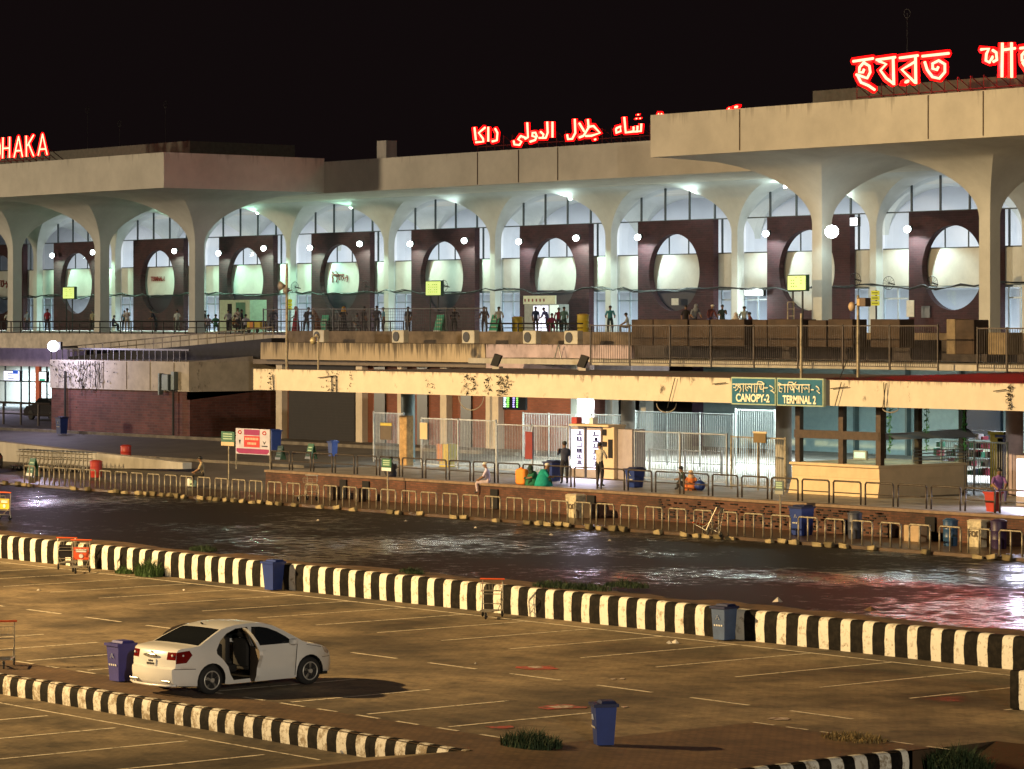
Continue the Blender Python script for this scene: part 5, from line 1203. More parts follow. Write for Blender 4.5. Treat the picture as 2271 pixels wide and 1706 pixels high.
def person(loc, face, ps, top, legs, label, hair='short', group=None, sc=1.0, extra=None):
    me0, P = body_mesh(ps); me = me0.copy(); mi_ = [p.material_index for p in me.polygons]; me.materials.clear()
    for m in (skinm, cloth(top), cloth(legs), shoem): me.materials.append(m)
    for p, i in zip(me.polygons, mi_): p.material_index = i
    o = bpy.data.objects.new('person', me); COL.objects.link(o); o.location = loc; o.rotation_euler = (0, 0, face); o.scale = (sc,) * 3
    tag(o, label, 'person', group)
    h = Vector(P['hm'])
    mb = MB()
    if hair == 'short': mb.ball((h.x, h.y + .022, h.z + .035), .105, 10, (.95, 1, .85)); hm_ = hairm; nm_ = 'hair'
    elif hair == 'cap': mb.ball((h.x, h.y + .01, h.z + .06), .10, 10, (1, 1.05, .6)); hm_ = cloth((.7, .68, .62)); nm_ = 'cap'
    else: mb.ball((h.x, h.y + .03, h.z), .125, 10, (1, 1, 1.15)); mb.ball((h.x, h.y + .06, h.z - .17), .15, 10, (1.1, .8, 1)); hm_ = cloth(hair); nm_ = 'headscarf'
    lpart(mb, nm_, hm_, o, smooth=True)
    lpart(MB().tube([(h.x, h.y - .085, h.z + .01), (h.x, h.y - .112, h.z - .022), (h.x, h.y - .085, h.z - .03)], .012, 5).box(h.x - .025, h.x + .025, h.y - .098, h.y - .085, h.z - .06, h.z - .052), 'face', skinm, o)
    if extra == 'skirt':
        mb = MB().lathe([(.27, .05), (.24, .4), (.19, .8), (.17, 1.0)], 0, 0, 14); lpart(mb, 'long_skirt', cloth(top), o, smooth=True)
    if extra == 'shawl':
        b0 = P['che'][2]; mb = MB().lathe([(.36, .02), (.34, b0 * .4), (.26, b0 * .85), (.15, b0 + .14), (.11, b0 + .2)], 0, -.08, 16); lpart(mb, 'shawl', cloth(top), o, smooth=True)
    return o
def towards(a):  # facing angle: local -Y looks along given world direction
    return math.atan2(a[1], a[0]) + math.pi / 2
CAMD = (CA, -SA); rnd = random.Random(41)
g_ = 'people on the departures deck'
DW = (.55, .52, .46); WHT = (.68, .67, .64)
deck_people = [
 (18, 138, 'lean', WHT, (.03, .03, .04), 'short', 'man in white shirt leaning on the deck rail at the far left'),
 (38, 136, 'lean', WHT, (.02, .02, .03), 'short', 'man in white shirt with raised elbow, second from the left on the deck'),
 (60, 142, 'stand', (.25, .3, .36), (.03, .03, .05), 'short', 'person in grey blue beside the left front column on the deck'),
 (105, 125, 'walk', (.32, .03, .05), (.03, .02, .03), 'short', 'man in dark red shirt walking near the violet-white floodlight'),
 (205, 144, 'stand', (.3, .25, .15), (.04, .03, .03), 'short', 'person in tan beside the second front column'),
 (250, 140, 'sit', (.04, .04, .09), (.02, .02, .03), 'short', 'seated person in dark navy just right of the second front column'),
 (282, 128, 'stand', WHT, (.35, .33, .27), 'short', 'man in white shirt and pale trousers seen from behind on the deck'),
 (276, 142, 'stand', (.02, .05, .07), (.02, .02, .03), 'short', 'dark figure beyond the man in pale trousers'),
 (344, 135, 'stand', (.015, .015, .03), (.02, .02, .03), 'short', 'black clothed person before the TERMINAL-1 portal'),
 (393, 132, 'walk', (.6, .66, .62), (.25, .28, .25), 'short', 'man in pale blue-white tunic left of the third front column'),
 (455, 139, 'stand', (.015, .015, .02), (.02, .02, .02), 'short', 'dark figure against the right edge of the third front column'),
 (462, 134, 'sit', (.45, .4, .5), (.1, .1, .12), 'short', 'seated person in pale mauve by the third front column'),
 (478, 132, 'sit', (.06, .2, .12), (.05, .1, .06), 'short', 'seated person in green left of the open shed'),
 (507, 130, 'lean', (.4, .4, .42), (.05, .05, .06), 'short', 'person in light grey, leftmost of the group before the open shed'),
 (517, 129, 'sit', (.35, .2, .08), (.05, .04, .04), 'short', 'person in brown in the group before the open shed'),
 (527, 131, 'stand', (.5, .45, .4), (.04, .04, .05), 'short', 'person in cream in the group before the open shed'),
 (536, 130, 'stand', (.03, .03, .04), (.02, .02, .03), 'short', 'person in black in the group before the open shed'),
 (545, 128, 'sit', (.5, .5, .55), (.05, .05, .06), 'short', 'person in pale grey, rightmost of the group before the open shed'),
 (604, 122, 'stand', (.02, .03, .06), (.02, .02, .03), 'short', 'dark blue figure behind the mesh fence left of the loudspeaker pole'),
 (656, 119, 'stand', (.38, .03, .05), (.3, .03, .05), (.4, .2, .2), 'woman in a red sari just right of the loudspeaker pole'),
 (680, 116, 'lean', (.012, .012, .015), (.012, .012, .014), 'short', 'person in a long black coat behind the small lamp'),
 (704, 120, 'stand', (.2, .09, .04), (.15, .06, .03), (.3, .2, .15), 'woman in brown with pale headscarf right of the black coat'),
 (762, 121, 'stand', (.03, .025, .03), (.02, .02, .02), (.6, .33, .06), 'person with an orange headscarf behind the mesh fence'),
 (790, 124, 'sit', (.30, .32, .33), (.2, .22, .24), 'short', 'person in grey bending over trolleys behind the mesh fence'),
 (808, 122, 'stand', (.02, .015, .02), (.02, .015, .02), 'short', 'tall dark figure right of the person in grey'),
 (850, 120, 'stand', (.15, .42, .58), (.02, .02, .03), 'short', 'man in a bright blue shirt behind the mesh fence'),
 (836, 121, 'stand', (.03, .03, .05), (.02, .02, .03), 'short', 'dark figure close left of the man in the bright blue shirt'),
 (905, 126, 'stand', (.03, .03, .05), (.02, .02, .03), 'short', 'dark figure left of the middle notice box'),
 (1007, 126, 'lean', (.02, .015, .02), (.02, .02, .02), 'short', 'dark figure with trolley right of the middle notice box'),
 (1074, 124, 'stand', (.05, .03, .03), (.03, .02, .02), 'short', 'dark figure at the right end of the mesh fence'),
 (1106, 128, 'lean', (.5, .5, .44), (.1, .12, .12), 'short', 'man in a cream shirt standing over the white and green boards'),
 (1188, 137, 'stand', (.03, .05, .12), (.02, .02, .04), 'short', 'dark figure on the left before the lit stall'),
 (1214, 134, 'stand', (.10, .10, .28), (.04, .04, .08), 'short', 'blue clothed figure in the middle before the lit stall'),
 (1224, 130, 'sit', (.22, .04, .10), (.2, .03, .1), 'short', 'seated person in maroon before the lit stall'),
 (1239, 131, 'stand', (.28, .04, .07), (.05, .05, .07), 'short', 'person in a red top right of the lit stall'),
 (1251, 131, 'stand', (.10, .20, .18), (.03, .06, .06), 'short', 'person in grey green, rightmost at the lit stall'),
 (1353, 127, 'lean', (.05, .26, .30), (.03, .05, .06), 'short', 'man in a teal shirt before the column right of the stall'),
 (1393, 127, 'sit', (.40, .42, .42), (.1, .1, .1), 'short', 'seated person in grey left of the brown boxes'),
 (1521, 122, 'stand', (.015, .012, .015), (.015, .012, .015), 'short', 'black figure behind the first brown boxes'),
 (1540, 120, 'lean', (.18, .20, .24), (.03, .03, .05), (.2, .22, .26), 'person with a big grey headscarf behind the brown boxes'),
 (1574, 121, 'stand', (.12, .03, .03), (.05, .05, .12), 'cap', 'man in a white cap and dark red top behind the brown boxes'),
 (1602, 128, 'stand', (.02, .035, .03), (.02, .03, .03), 'short', 'dark figure before the green door behind the brown boxes'),
 (1632, 122, 'sit', (.55, .5, .45), (.2, .2, .2), (.55, .48, .42), 'seated person with a cream headscarf below the glaring tube light'),
 (1650, 124, 'lean', (.38, .45, .42), (.1, .12, .12), 'short', 'person in pale green bending below the glaring tube light'),
 (1667, 124, 'sit', (.14, .02, .02), (.1, .02, .02), 'short', 'seated person in dark red right of the one in pale green')]
for x, Y, ps, a, b_, hr, lab in deck_people:
    zf = 7.3
    if ps == 'sit': zf = 7.32
    f_ = towards((rnd.uniform(-1, 1), rnd.uniform(-1, 1))) if x % 3 else towards(CAMD)
    person((XY(x, Y), Y, zf), f_, ps if ps != 'stand' else ('stand', 'walk', 'reach', 'stand', 'lean')[x % 5], a, b_, lab, hair=hr, group=g_, sc=rnd.uniform(.96, 1.04), extra='skirt' if isinstance(hr, tuple) and ps == 'stand' else None)
# people on the platform
person((XY(1083, 79.75), 79.75, 1.29), towards((-.75, -.65)), 'sit', (.62, .55, .72), (.55, .45, .50), 'man in white cap and pale mauve clothes sitting on the platform edge', hair='cap', sc=.98)
person((XY(1186, 80.0), 80.0, 1.62), towards((-.3, -.9)), 'squat', (.01, .12, .06), (.01, .05, .03), 'person wrapped in a dark green shawl, left of the seated pair', hair=(.012, .03, .02), extra='shawl', sc=.9)
person((XY(1201, 79.9), 79.9, 1.62), towards((.5, .8)), 'squat', (.0, .27, .22), (.01, .05, .03), 'person in a teal shawl and white cap, right of the seated pair', hair='cap', extra='shawl', sc=1.02)
person((XY(1252, 81.6), 81.6, 1.7), towards((-.7, .3)), 'reach', (.05, .055, .10), (.02, .02, .03), 'standing man in dark clothes with hand to his mouth by the fridges', sc=.98)
person((XY(1330, 81.4), 81.4, 1.7), towards((-.2, 1)), 'reach', (.50, .46, .38), (.015, .014, .015), 'man in a beige shirt and black trousers seen from behind at the fridges')
person((XY(1522, 82.6), 82.6, 1.68), towards((-.5, -.5)), 'squat', (.03, .05, .03), (.03, .03, .03), 'person in dark clothes squatting in front of the lit fence', sc=.95)
person((XY(1534, 82.4), 82.4, 1.68), towards((.5, -.6)), 'squat', (.55, .16, .04), (.4, .08, .03), 'person in orange squatting in front of the lit fence', hair=(.55, .35, .2), extra='shawl', sc=.8)
person((XY(871, 79.9), 79.9, 1.62), towards((-.8, .2)), 'squat', (.015, .013, .015), (.02, .02, .035), 'dark figure crouching beside the green sign post', sc=.95)
person((XY(450, 79.7), 79.7, .86), towards((-.5, -.6)), 'sit', (.42, .32, .18), (.03, .025, .02), 'man in a tan shirt sitting alone left of the tall green sign', sc=1.0)
person((XY(2214, 84.6), 84.6, 1.68), towards((.6, -.4)), 'sit', (.22, .10, .30), (.1, .08, .2), 'person in violet seated by the right edge fridge')
# things beside them
e = empty('blue_bag', (XY(1552, 82.3), 82.3, 1.7), 'round blue bag on the ground beside the person in orange', 'bag'); lpart(MB().ball((0, 0, .2), .24, 12, (1, .8, .85)), 'body', bluep, e, smooth=True); lpart(MB().tube([(-.1, 0, .36), (0, 0, .5), (.1, 0, .36)], .02, 5), 'handle', blued, e)
e = empty('orange_sack', (XY(1157, 79.8), 79.8, 1.715), 'bright orange sack on the platform edge left of the seated pair', 'sack'); lpart(MB().bbox(-.3, .25, -.12, .2, 0, .62, .1), 'body', mat('orange_sack_cloth', (.85, .28, .04), .8), e, smooth=True); lpart(MB().tube([(-.05, 0, .6), (-.02, 0, .68)], [.08, .03], 6), 'tied_neck', mat('orange_sack_cloth', (.85, .28, .04)), e)
e = empty('shopping_bag', (XY(428, 79.4), 79.4, .78), 'white and green shopping bag beside the man in the tan shirt', 'bag'); lpart(MB().bbox(-.16, .16, -.1, .1, 0, .3, .05), 'body', mat('pale_green_bag', (.45, .60, .42), .6), e, smooth=True); lpart(MB().bbox(-.38, -.18, -.08, .08, 0, .36, .04), 'white_bottle', whitep, e)

# ------------------------------------------------------------------ bins
def square_bin(loc, label, body, rim, h=.98, w0=.42, w1=.55, rz=0, marks=True, lid=True, sc=1.0):
    e = empty('waste_bin', loc, label, 'bin', None, rz); e.scale = (sc,) * 3
    mb = MB().taper(0, 0, .02, h - .06, w0, w0, w1, w1); lpart(mb, 'body', body, e)
    mb = MB().taper(0, 0, h - .06, h, w1 + .07, w1 + .07, w1 + .08, w1 + .08)
    lpart(mb, 'rim', rim, e)
    if lid: lpart(MB().taper(.0, .06, h + .002, h + .05, w1 * .95, w1 * .75, w1 * .8, w1 * .6), 'lid', rim, e)
    if marks:
        mb = MB(); y = -w1 * .46
        for k in range(4): mb.add([(-.14 + k * .08, y - .012, h * .42), (-.09 + k * .08, y - .012, h * .42), (-.09 + k * .08, y - .022, h * .47), (-.14 + k * .08, y - .022, h * .47)], [(0, 1, 2, 3)])
        mb.tube([(-.06, y - .03, h * .62), (.0, y - .035, h * .74), (.06, y - .03, h * .62)], .012, 4)
        lpart(mb, 'lettering', whitep, e)
    return e
g = lambda x, y, z=0.006: tuple(G(x, y, z))
slate = mat('slate_blue_plastic', (.10, .12, .28), .5, var=.15)
square_bin(g(268, 1511), 'blue bin standing behind the white car', mat('indigo_plastic', (.05, .045, .22), .5, var=.15), MATS['indigo_plastic'], .86, .36, .46, rz=R(2))
square_bin((XY(606, 55.75), 55.75, .006), 'bright blue bin against the striped wall', bluep, bluep, .86, .36, .48, rz=R(8), marks=False)
square_bin((XY(1606, 55.8), 55.8, .006), 'dull blue bin against the striped wall, right of the small trolley', mat('dull_blue_plastic', (.06, .10, .20), .5, var=.2), blued, .86, .38, .46, rz=R(3))
square_bin(g(1339, 1653), 'deep blue bin alone on the brown strip beside the weeds', bluep, blued, .80, .32, .41, rz=R(-28))
square_bin(g(137, 963, 1.7), 'blue bin at the foot of the purple brick wall', bluep, blued, .95, .42, .52, marks=True)
square_bin((XY(1408, 81.9), 81.9, 1.7), 'large blue bin in front of the lit fence', bluep, blued, .74, .42, .54, marks=True)
square_bin((XY(1226, 82.6), 82.6, 1.7), 'blue bin behind the standing man at the fridges', bluep, blued, .8, .42, .54, marks=False)
square_bin((XY(1778, 77.8), 77.8, .72), 'blue square bin on the damp pavement below the kiosk', bluep, blued, 1.0, .5, .60, marks=True)
square_bin((XY(738, 90), 90, 1.7), 'small blue bin in front of the dark shutter', bluep, bluep, .72, .28, .34, marks=False)
square_bin((XY(606, 92), 92, 1.7), 'blue bin half hidden behind the advertising banner', bluep, bluep, 1.0, .5, .6, marks=False)
drum((XY(1896, 78.2), 78.2, .72), 'dark grey-blue drum on the damp pavement', mat('grey_blue_drum', (.05, .055, .08), .5), .82, .24)
e = drum((XY(2108, 78.0), 78.0, .72), 'blue drum with a black slot near the FOD bin', mat('mid_blue_drum', (.02, .07, .17), .45), .80, .24); lpart(MB().box(-.11, .08, -.27, -.235, .60, .65), 'slot', blackm, e)
drum((XY(279, 86.0), 86.0, 1.15), 'red plastic drum beyond the low concrete ramp wall', redp, .76, .26)
drum((XY(213, 80.5), 80.5, .80), 'red plastic drum in front of the low concrete ramp wall', redp, .70, .28)
e = square_bin((XY(2203, 80.4), 80.4, 1.715), 'red bucket bin hanging at the platform hoops near the right edge', redp, redp, .68, .32, .42, marks=False, lid=False)
fodm = mat('dirty_white_crate', (.55, .48, .33), .8, var=.45, scale=5, bump=.4)
for x, l in ((1277, 'dirty white FOD bin below the standing man'), (2172, 'dirty white FOD bin beside the dark blue drum at the right')):
    e = empty('debris_bin', (XY(x, 78.4), 78.4, .72), l, 'bin'); e.scale = (.84,) * 3; lpart(MB().taper(0, 0, 0, 1.0, .58, .5, .74, .6), 'body', fodm, e)
    lpart(MB().taper(0, 0, 1.002, 1.06, .78, .62, .6, .45), 'bag_rim', mat('crumpled_bag', (.5, .42, .3), .7, bump=.8), e)
    t_ = text_mesh('FOD', .30, mat('brown_letters', (.10, .07, .04), .7), .006, .012, name='lettering', parent=e); t_.rotation_euler = (R(90) - .08, 0, 0); t_.location = (0, -.305, .5)
for x, w_, l in ((1310, .55, 'dark box next to the left FOD bin'), (2030, .7, 'low cream concrete block with a dark side on the pavement'), (740, .4, 'small white-topped block under the left niche'), (798, .35, 'dark block under the second niche')):
    e = MB().bbox(-w_ / 2, w_ / 2, -.2, .2, 0, .55, .03).build('concrete_block', brownbox if x != 2030 else mat('pale_block', (.42, .30, .18), .8), None); e.location = (XY(x, 78.6), 78.6, .72); tag(e, l, 'block')
drum((XY(2215, 78.2), 78.2, .72), 'dark violet drum right of the right FOD bin', mat('dark_violet_drum', (.03, .015, .06), .5), .85, .26)

# ------------------------------------------------------------------ luggage trolleys
def trolley_parts(e, panel=None, red=True):
    rm = mat('orange_red_grip', (.70, .10, .02), .45) if red else steel
    tr = mat('trolley_chrome', (.55, .50, .40), .32, .7, var=.2)
    mb = MB()
    for x in (-.28, .28):
        mb.tube([(x, .0, .16), (x, .04, .95), (x, .0, 1.02)], .018, 6); mb.tube([(x, .0, .2), (x * .55, -.85, .22)], .018, 6); mb.tube([(x, .02, .5), (x * .8, -.3, .22)], .012, 5)
    for k in range(5): y = -.1 - .17 * k; wx = .27 * (1 - .45 * (-y) / .85); mb.tube([(-wx, y, .21), (wx, y, .21)], .011, 5)
    mb.tube([(-.15, -.86, .22), (.15, -.86, .22)], .018, 6); mb.tube([(-.28, .03, .62), (.28, .03, .62)], .012, 5); mb.tube([(-.28, .02, .36), (.28, .02, .36)], .012, 5)
    lpart(mb, 'frame', tr, e)
    mb = MB().tube([(-.34, .0, 1.03), (.34, .0, 1.03)], .024, 7); lpart(mb, 'grip', rm, e)
    mb = MB(); z0, z1 = .72, .92
    for p in (((-.27, .03, z0), (.27, .03, z0)), ((-.27, -.2, z0), (.27, -.2, z0)), ((-.27, -.24, z1), (.27, -.24, z1)), ((-.27, .03, z0), (-.27, -.2, z0)), ((.27, .03, z0), (.27, -.2, z0)), ((-.27, -.2, z0), (-.27, -.24, z1)), ((.27, -.2, z0), (.27, -.24, z1)), ((-.27, -.24, z1), (-.27, .03, z1)), ((.27, -.24, z1), (.27, .03, z1))): mb.tube(p, .009, 4)
    for k in range(6): x = -.22 + .09 * k; mb.tube([(x, -.2, z0), (x, -.24, z1)], .005, 4)
    lpart(mb, 'basket', tr, e)
    for x, y in ((-.27, .02), (.27, .02), (0, -.78)):
        mb = MB().lathe([(.085, -.02), (.095, -.01), (.095, .01), (.085, .02)], x, y, 14, axis='X', cz=.095); w_ = lpart(mb, 'wheel', rubber, e)
        lpart(MB().tube([(x - .03, y, .095), (x - .03, y, .2)], .01, 4).tube([(x + .03, y, .095), (x + .03, y, .2)], .01, 4), 'fork', tr, w_)
    if panel: 
        lpart(MB().box(-.25, .25, -.005, .012, .40, .80), 'advert_panel', panel, e)
        mb = MB().box(-.17, .17, -.02, -.008, .64, .74); mb.lathe([(.07, -.02), (.07, -.008)], 0, 0, 12, axis='Y', cz=.52); lpart(mb, 'printed_mark', whitep, e)
def trolley(loc, rz, label, panel=None, red=True, tip=None, grp='luggage trolleys left in the car park'):
    e = empty('luggage_trolley', loc, label, 'trolley', grp, rz); trolley_parts(e, panel, red)
    if tip: e.rotation_euler = (tip[0], tip[1], rz)
    return e
orangep = mat('orange_advert', (.70, .09, .02), .5)
trolley((XY(148, 55.2), 55.2, .006), R(228), 'left of two luggage trolleys parked at the striped wall, dark panel', blackm)
trolley((XY(180, 55.0), 55.0, .006), R(45), 'right of two luggage trolleys parked at the striped wall, orange advert panel', orangep)
trolley((XY(1092, 55.3), 55.3, .006), R(38), 'luggage trolley alone at the middle of the striped wall with two red grips')
trolley(g(5, 1476), R(62), 'luggage trolley cut by the left edge, above the striped kerb')
trolley((XY(10, 62), 62, .62), R(15), 'luggage trolley with yellow panel on the wet road at the left edge', yellowp)
trolley((XY(691, 77.6), 77.6, .72), R(10), 'luggage trolley on the pavement in front of the brick wall', None, False)
trolley((XY(1592, 75.0), 74.9, .85), R(80), 'luggage trolley tipped over at the far road edge', None, True, tip=(R(-75), R(12)))
e0 = None
for r_ in range(2):
    for k in range(9):
        loc = (XY(52 + k * 9 + r_ * 62, 81.5) , 81.5 + r_ * .4, .80 + .0)
        if e0 is None:
            e0 = trolley(loc, R(-80), 'white luggage trolley nested in the rows beside the red drum', None, False, grp='nested white trolleys by the ramp wall')
        else: dup(e0, loc, R(-80), 'white luggage trolley nested in the rows beside the red drum', 'nested white trolleys by the ramp wall')

# low concrete ramp wall at the left
xa, xb, xc = XY(-40, 84), XY(232, 84), XY(405, 84)
e = MB().add([(xa, 84, .9), (xb, 84, .95), (xc, 84, 1.15), (xc, 84, 1.45), (xa, 84, 2.0), (xa, 84.5, .9), (xb, 84.5, .95), (xc, 84.5, 1.15), (xc, 84.5, 1.45), (xa, 84.5, 2.0)], [(0, 1, 2, 3, 4), (9, 8, 7, 6, 5), (0, 5, 6, 1), (1, 6, 7, 2), (2, 7, 8, 3), (3, 8, 9, 4), (4, 9, 5, 0)]).build('ramp_wall', concrete, None)
tag(e, 'low tapering concrete wall behind the white trolleys and red drums', 'wall')
# signs on posts and folding signs
def post_sign(x, y0, y1, wpx, Y, zb, lab, face, strip=None):
    a = AY(x - wpx / 2, y1, Y); b_ = AY(x + wpx / 2, y0, Y); e = empty('post_sign', ((a.x + b_.x) / 2, Y, zb), lab, 'sign'); w2 = (b_.x - a.x) / 2
    lpart(MB().tube([(0, .06, 0), (0, .06, b_.z - zb)], .035, 6), 'post', railm, e); lpart(MB().bbox(-w2, w2, 0, .03, a.z - zb, b_.z - zb, .005), 'board', face, e)
    mb = MB()
    for k in range(3): z = a.z - zb + (b_.z - a.z) * (.45 + .17 * k); mb.box(-w2 * .7, w2 * .7, -.012, -.002, z, z + .05)
    lpart(mb, 'lettering', mat('pale_green_text', (.35, .5, .35)), e)
    if strip: lpart(MB().box(-w2 * .98, w2 * .98, -.012, -.002, a.z - zb, a.z - zb + (b_.z - a.z) * .26), 'cream_strip', strip, e)
    return e
post_sign(505, 958, 988, 29, 80.4, .8, 'tall post sign with green board and cream strip left of the banner', greenb, cream2)
post_sign(857, 1018, 1044, 21, 78.6, .72, 'green post sign with white strip in front of the brick wall', greenb, whitep)
post_sign(1728, 1067, 1096, 19, 78.3, .72, 'grey post sign with dark panel below the steel gate', mat('grey_sign', (.10, .13, .13), .5), mat('grey_sign2', (.3, .3, .27), .5))
aboard((XY(73, 79.3), 79.3, .76), 'green folding sign at the left end of the trolley rows', None, .8)
aboard((XY(622, 86), 86, 1.7), 'dark green folding sign just right of the advertising banner', None, .62)
aboard((XY(690, 87.5), 87.5, 1.7), 'dark green folding sign with tilted pole before the shutter', None, .68)
# advertising banner
a = AY(523, 1006, 84); b_ = AY(598, 953, 84)
e = empty('advert_banner', ((a.x + b_.x) / 2, 84, 1.3), 'white, maroon and red advertising banner on a frame beside the dark recess', 'banner'); w2 = (b_.x - a.x) / 2; zb, zt = a.z - 1.3, b_.z - 1.3; hh = zt - zb
lpart(MB().box(-w2, w2, 0, .04, zb, zt), 'white_sheet', mat('banner_white', (.55, .52, .60), .6), e)
mar = mat('banner_maroon', (.30, .01, .10), .6)
lpart(MB().box(-w2 * .5, w2 * .42, -.012, -.002, zb + hh * .75, zb + hh * .97), 'maroon_band', mar, e); lpart(MB().prism([(-w2 * .95, zb + hh * .1), (-w2 * .8, zb + .03), (w2 * .85, zb + .03), (w2 * .97, zb + hh * .12), (w2 * .95, zb + hh * .22), (-w2 * .95, zb + hh * .22)], 'Y', -.012, -.002), 'maroon_band', mar, e)
lpart(MB().box(-w2 * .5, w2 * .42, -.012, -.002, zb + hh * .28, zb + hh * .72), 'red_panel', mat('banner_red', (.55, .03, .02), .6), e)
mb = MB()
for z_, x_, n_ in ((.56, -.42, 9), (.38, -.28, 6)):
    for k in range(n_): mb.box(w2 * x_ + k * .12, w2 * x_ + k * .12 + .08, -.024, -.014, zb + hh * z_, zb + hh * (z_ + .09))
lpart(mb, 'lettering', mat('banner_text', (.75, .5, .35), .6), e)
mb = MB()
for sx, sz, r_ in ((-.75, .85, .13), (.7, .85, .13)): mb.tube([(w2 * sx + r_ * math.cos(t), -.012, zb + hh * sz + r_ * .55 * math.sin(t)) for t in [math.pi * k / 8 for k in range(17)]], .025, 4)
lpart(mb, 'logo', mat('banner_red', (.5, .03, .02)), e); mb = MB(); mb.prism([(-w2 * .8, zb + hh * .55), (-w2 * .7, zb + hh * .55), (-w2 * .75, zb + hh * .36)], 'Y', -.012, -.002); mb.prism([(w2 * .6, zb + hh * .55), (w2 * .7, zb + hh * .47), (w2 * .8, zb + hh * .55), (w2 * .7, zb + hh * .4)], 'Y', -.012, -.002); mb.box(w2 * .55, w2 * .88, -.012, -.002, zb + hh * .32, zb + hh * .36); lpart(mb, 'emblem', blackm, e)
lpart(MB().tube([(-w2, .03, 0), (-w2, .03, zt)], .03, 5).tube([(w2, .03, 0), (w2, .03, zt)], .03, 5), 'frame', railm, e)

# ------------------------------------------------------------------ weeds
def weed(loc, n, r, h, label, m, seed, name='weed_clump'):
    rn = random.Random(seed); mb = MB()
    for k in range(n * 2):
        a = rn.uniform(0, 6.28); q = r * math.sqrt(rn.random()); bx, by = q * math.cos(a), q * math.sin(a) * .6
        hh = h * rn.uniform(.35, 1) * (1.1 - q / r * .6); ln = rn.uniform(.2, 1.0) * hh; da = rn.uniform(0, 6.28); wd = rn.uniform(.004, .012)
        p0 = Vector((bx, by, 0)); p1 = p0 + Vector((math.cos(da) * ln * .35, math.sin(da) * ln * .35, hh * .6)); p2 = p0 + Vector((math.cos(da) * ln, math.sin(da) * ln, hh)); s_ = Vector((-math.sin(da), math.cos(da), 0)) * wd
        mb.add([p0 - s_, p0 + s_, p1 + s_, p1 - s_, p2], [(0, 1, 2, 3), (3, 2, 4)])
    o = mb.build(name, m, None, recalc=False); o.location = loc; tag(o, label, 'weed'); return o
grn = mat('weed_green', (.06, .12, .025), .7, var=.5, scale=8); grd = mat('weed_dark_green', (.025, .05, .015), .8, var=.5, scale=8); grb = mat('dry_grass', (.22, .15, .05), .8, var=.4)
weed((XY(330, 55.8), 55.8, .006), 380, .6, .72, 'tall green grass clump growing at the foot of the striped wall', grn, 1)
weed((XY(275, 55.8), 55.8, .006), 200, .4, .3, 'low weeds left of the tall grass clump at the striped wall', grn, 2)
weed(g(1178, 1655), 450, .75, .42, 'dark weed clump on the brown strip left of the deep blue bin', grd, 3)
weed(g(1895, 1640), 260, .8, .2, 'dry tan grass tuft above the bottom right kerb', grb, 4)
weed((-41.6, 44.6, -.34), 700, .75, .6, 'dark leafy weed at the end of the bottom right kerb', grd, 5)
for i, (x, y, r_, l) in enumerate(((1230, 1302, .8, 'low weeds on the verge above the striped wall, left patch'), (1300, 1308, .9, 'low weeds on the verge above the striped wall, middle patch'), (1390, 1302, .8, 'low weeds on the verge left of the dull blue bin'), (912, 1274, .5, 'tiny weeds on the verge above the small trolley'), (450, 1222, .6, 'weeds on the verge above the bright blue bin'))):
    weed(g(x, y, .72), 260, r_, .28, l, grd, 20 + i)
weed(g(118, 1551, -.42), 90, .25, .2, 'small weed at the foot of the striped kerb near the left edge', grn, 31); weed(g(192, 1566, -.42), 80, .2, .16, 'small weed at the foot of the worn kerb below the blue bin', grn, 32)
# litter
rnd = random.Random(77)
def litter(loc, s_, m, lab):
    mb = MB(); n = 7; mb.add([(s_ * rnd.uniform(.4, 1) * math.cos(6.28 * k / n), s_ * rnd.uniform(.4, 1) * math.sin(6.28 * k / n), rnd.uniform(0, s_ * .3)) for k in range(n)] + [(0, 0, s_ * .7)], [(k, (k + 1) % n, n) for k in range(n)])
    o = mb.build('litter', m, None); o.location = loc; tag(o, lab, 'litter', 'scraps of litter'); return o
cup = mat('pale_litter', (.55, .5, .42), .6)
for x, y, z, s_, l in ((1484, 1428, .006, .12, 'crumpled cup on the car park, left of a pair'), (1499, 1427, .006, .14, 'crumpled cup on the car park, right of a pair'), (86, 1310, .006, .08, 'white scrap on the paving near the left trolleys'), (408, 1310, .006, .07, 'white scrap above the white car'), (1055, 1473, .006, .06, 'scrap right of the car shadow'),
                       (1725, 1336, .72, .2, 'pale rag on the verge above the wall'), (1932, 1358, .72, .22, 'dark clod on the verge near the red reflection'), (757, 1670, -.41, .1, 'white scrap below the worn kerb'), (700, 1307, .01, .16, 'brown stone at the wall right of the bright blue bin'),
                       (1222, 1188, .62, .12, 'white scrap on the wet road in the middle'), (1352, 1200, .62, .09, 'white scrap on the wet road right of the middle'), (900, 1157, .62, .1, 'white scrap on the wet road under the post sign'), (705, 1155, .62, .08, 'white scrap on the wet road under the banner'), (1054, 1172, .62, .1, 'scrap near the far kerb stones'), (1886, 1192, .72, .1, 'bottle by the dark grey drum'), (2058, 1184, .72, .1, 'white cup by the cream block'), (555, 1102, .72, .14, 'white paper under the hoops left of the banner'), (520, 1108, .72, .12, 'flattened white carton by the hoops')):
    litter(g(x, y, z), s_, cup if 'dark' not in l and 'brown' not in l else earth, l)
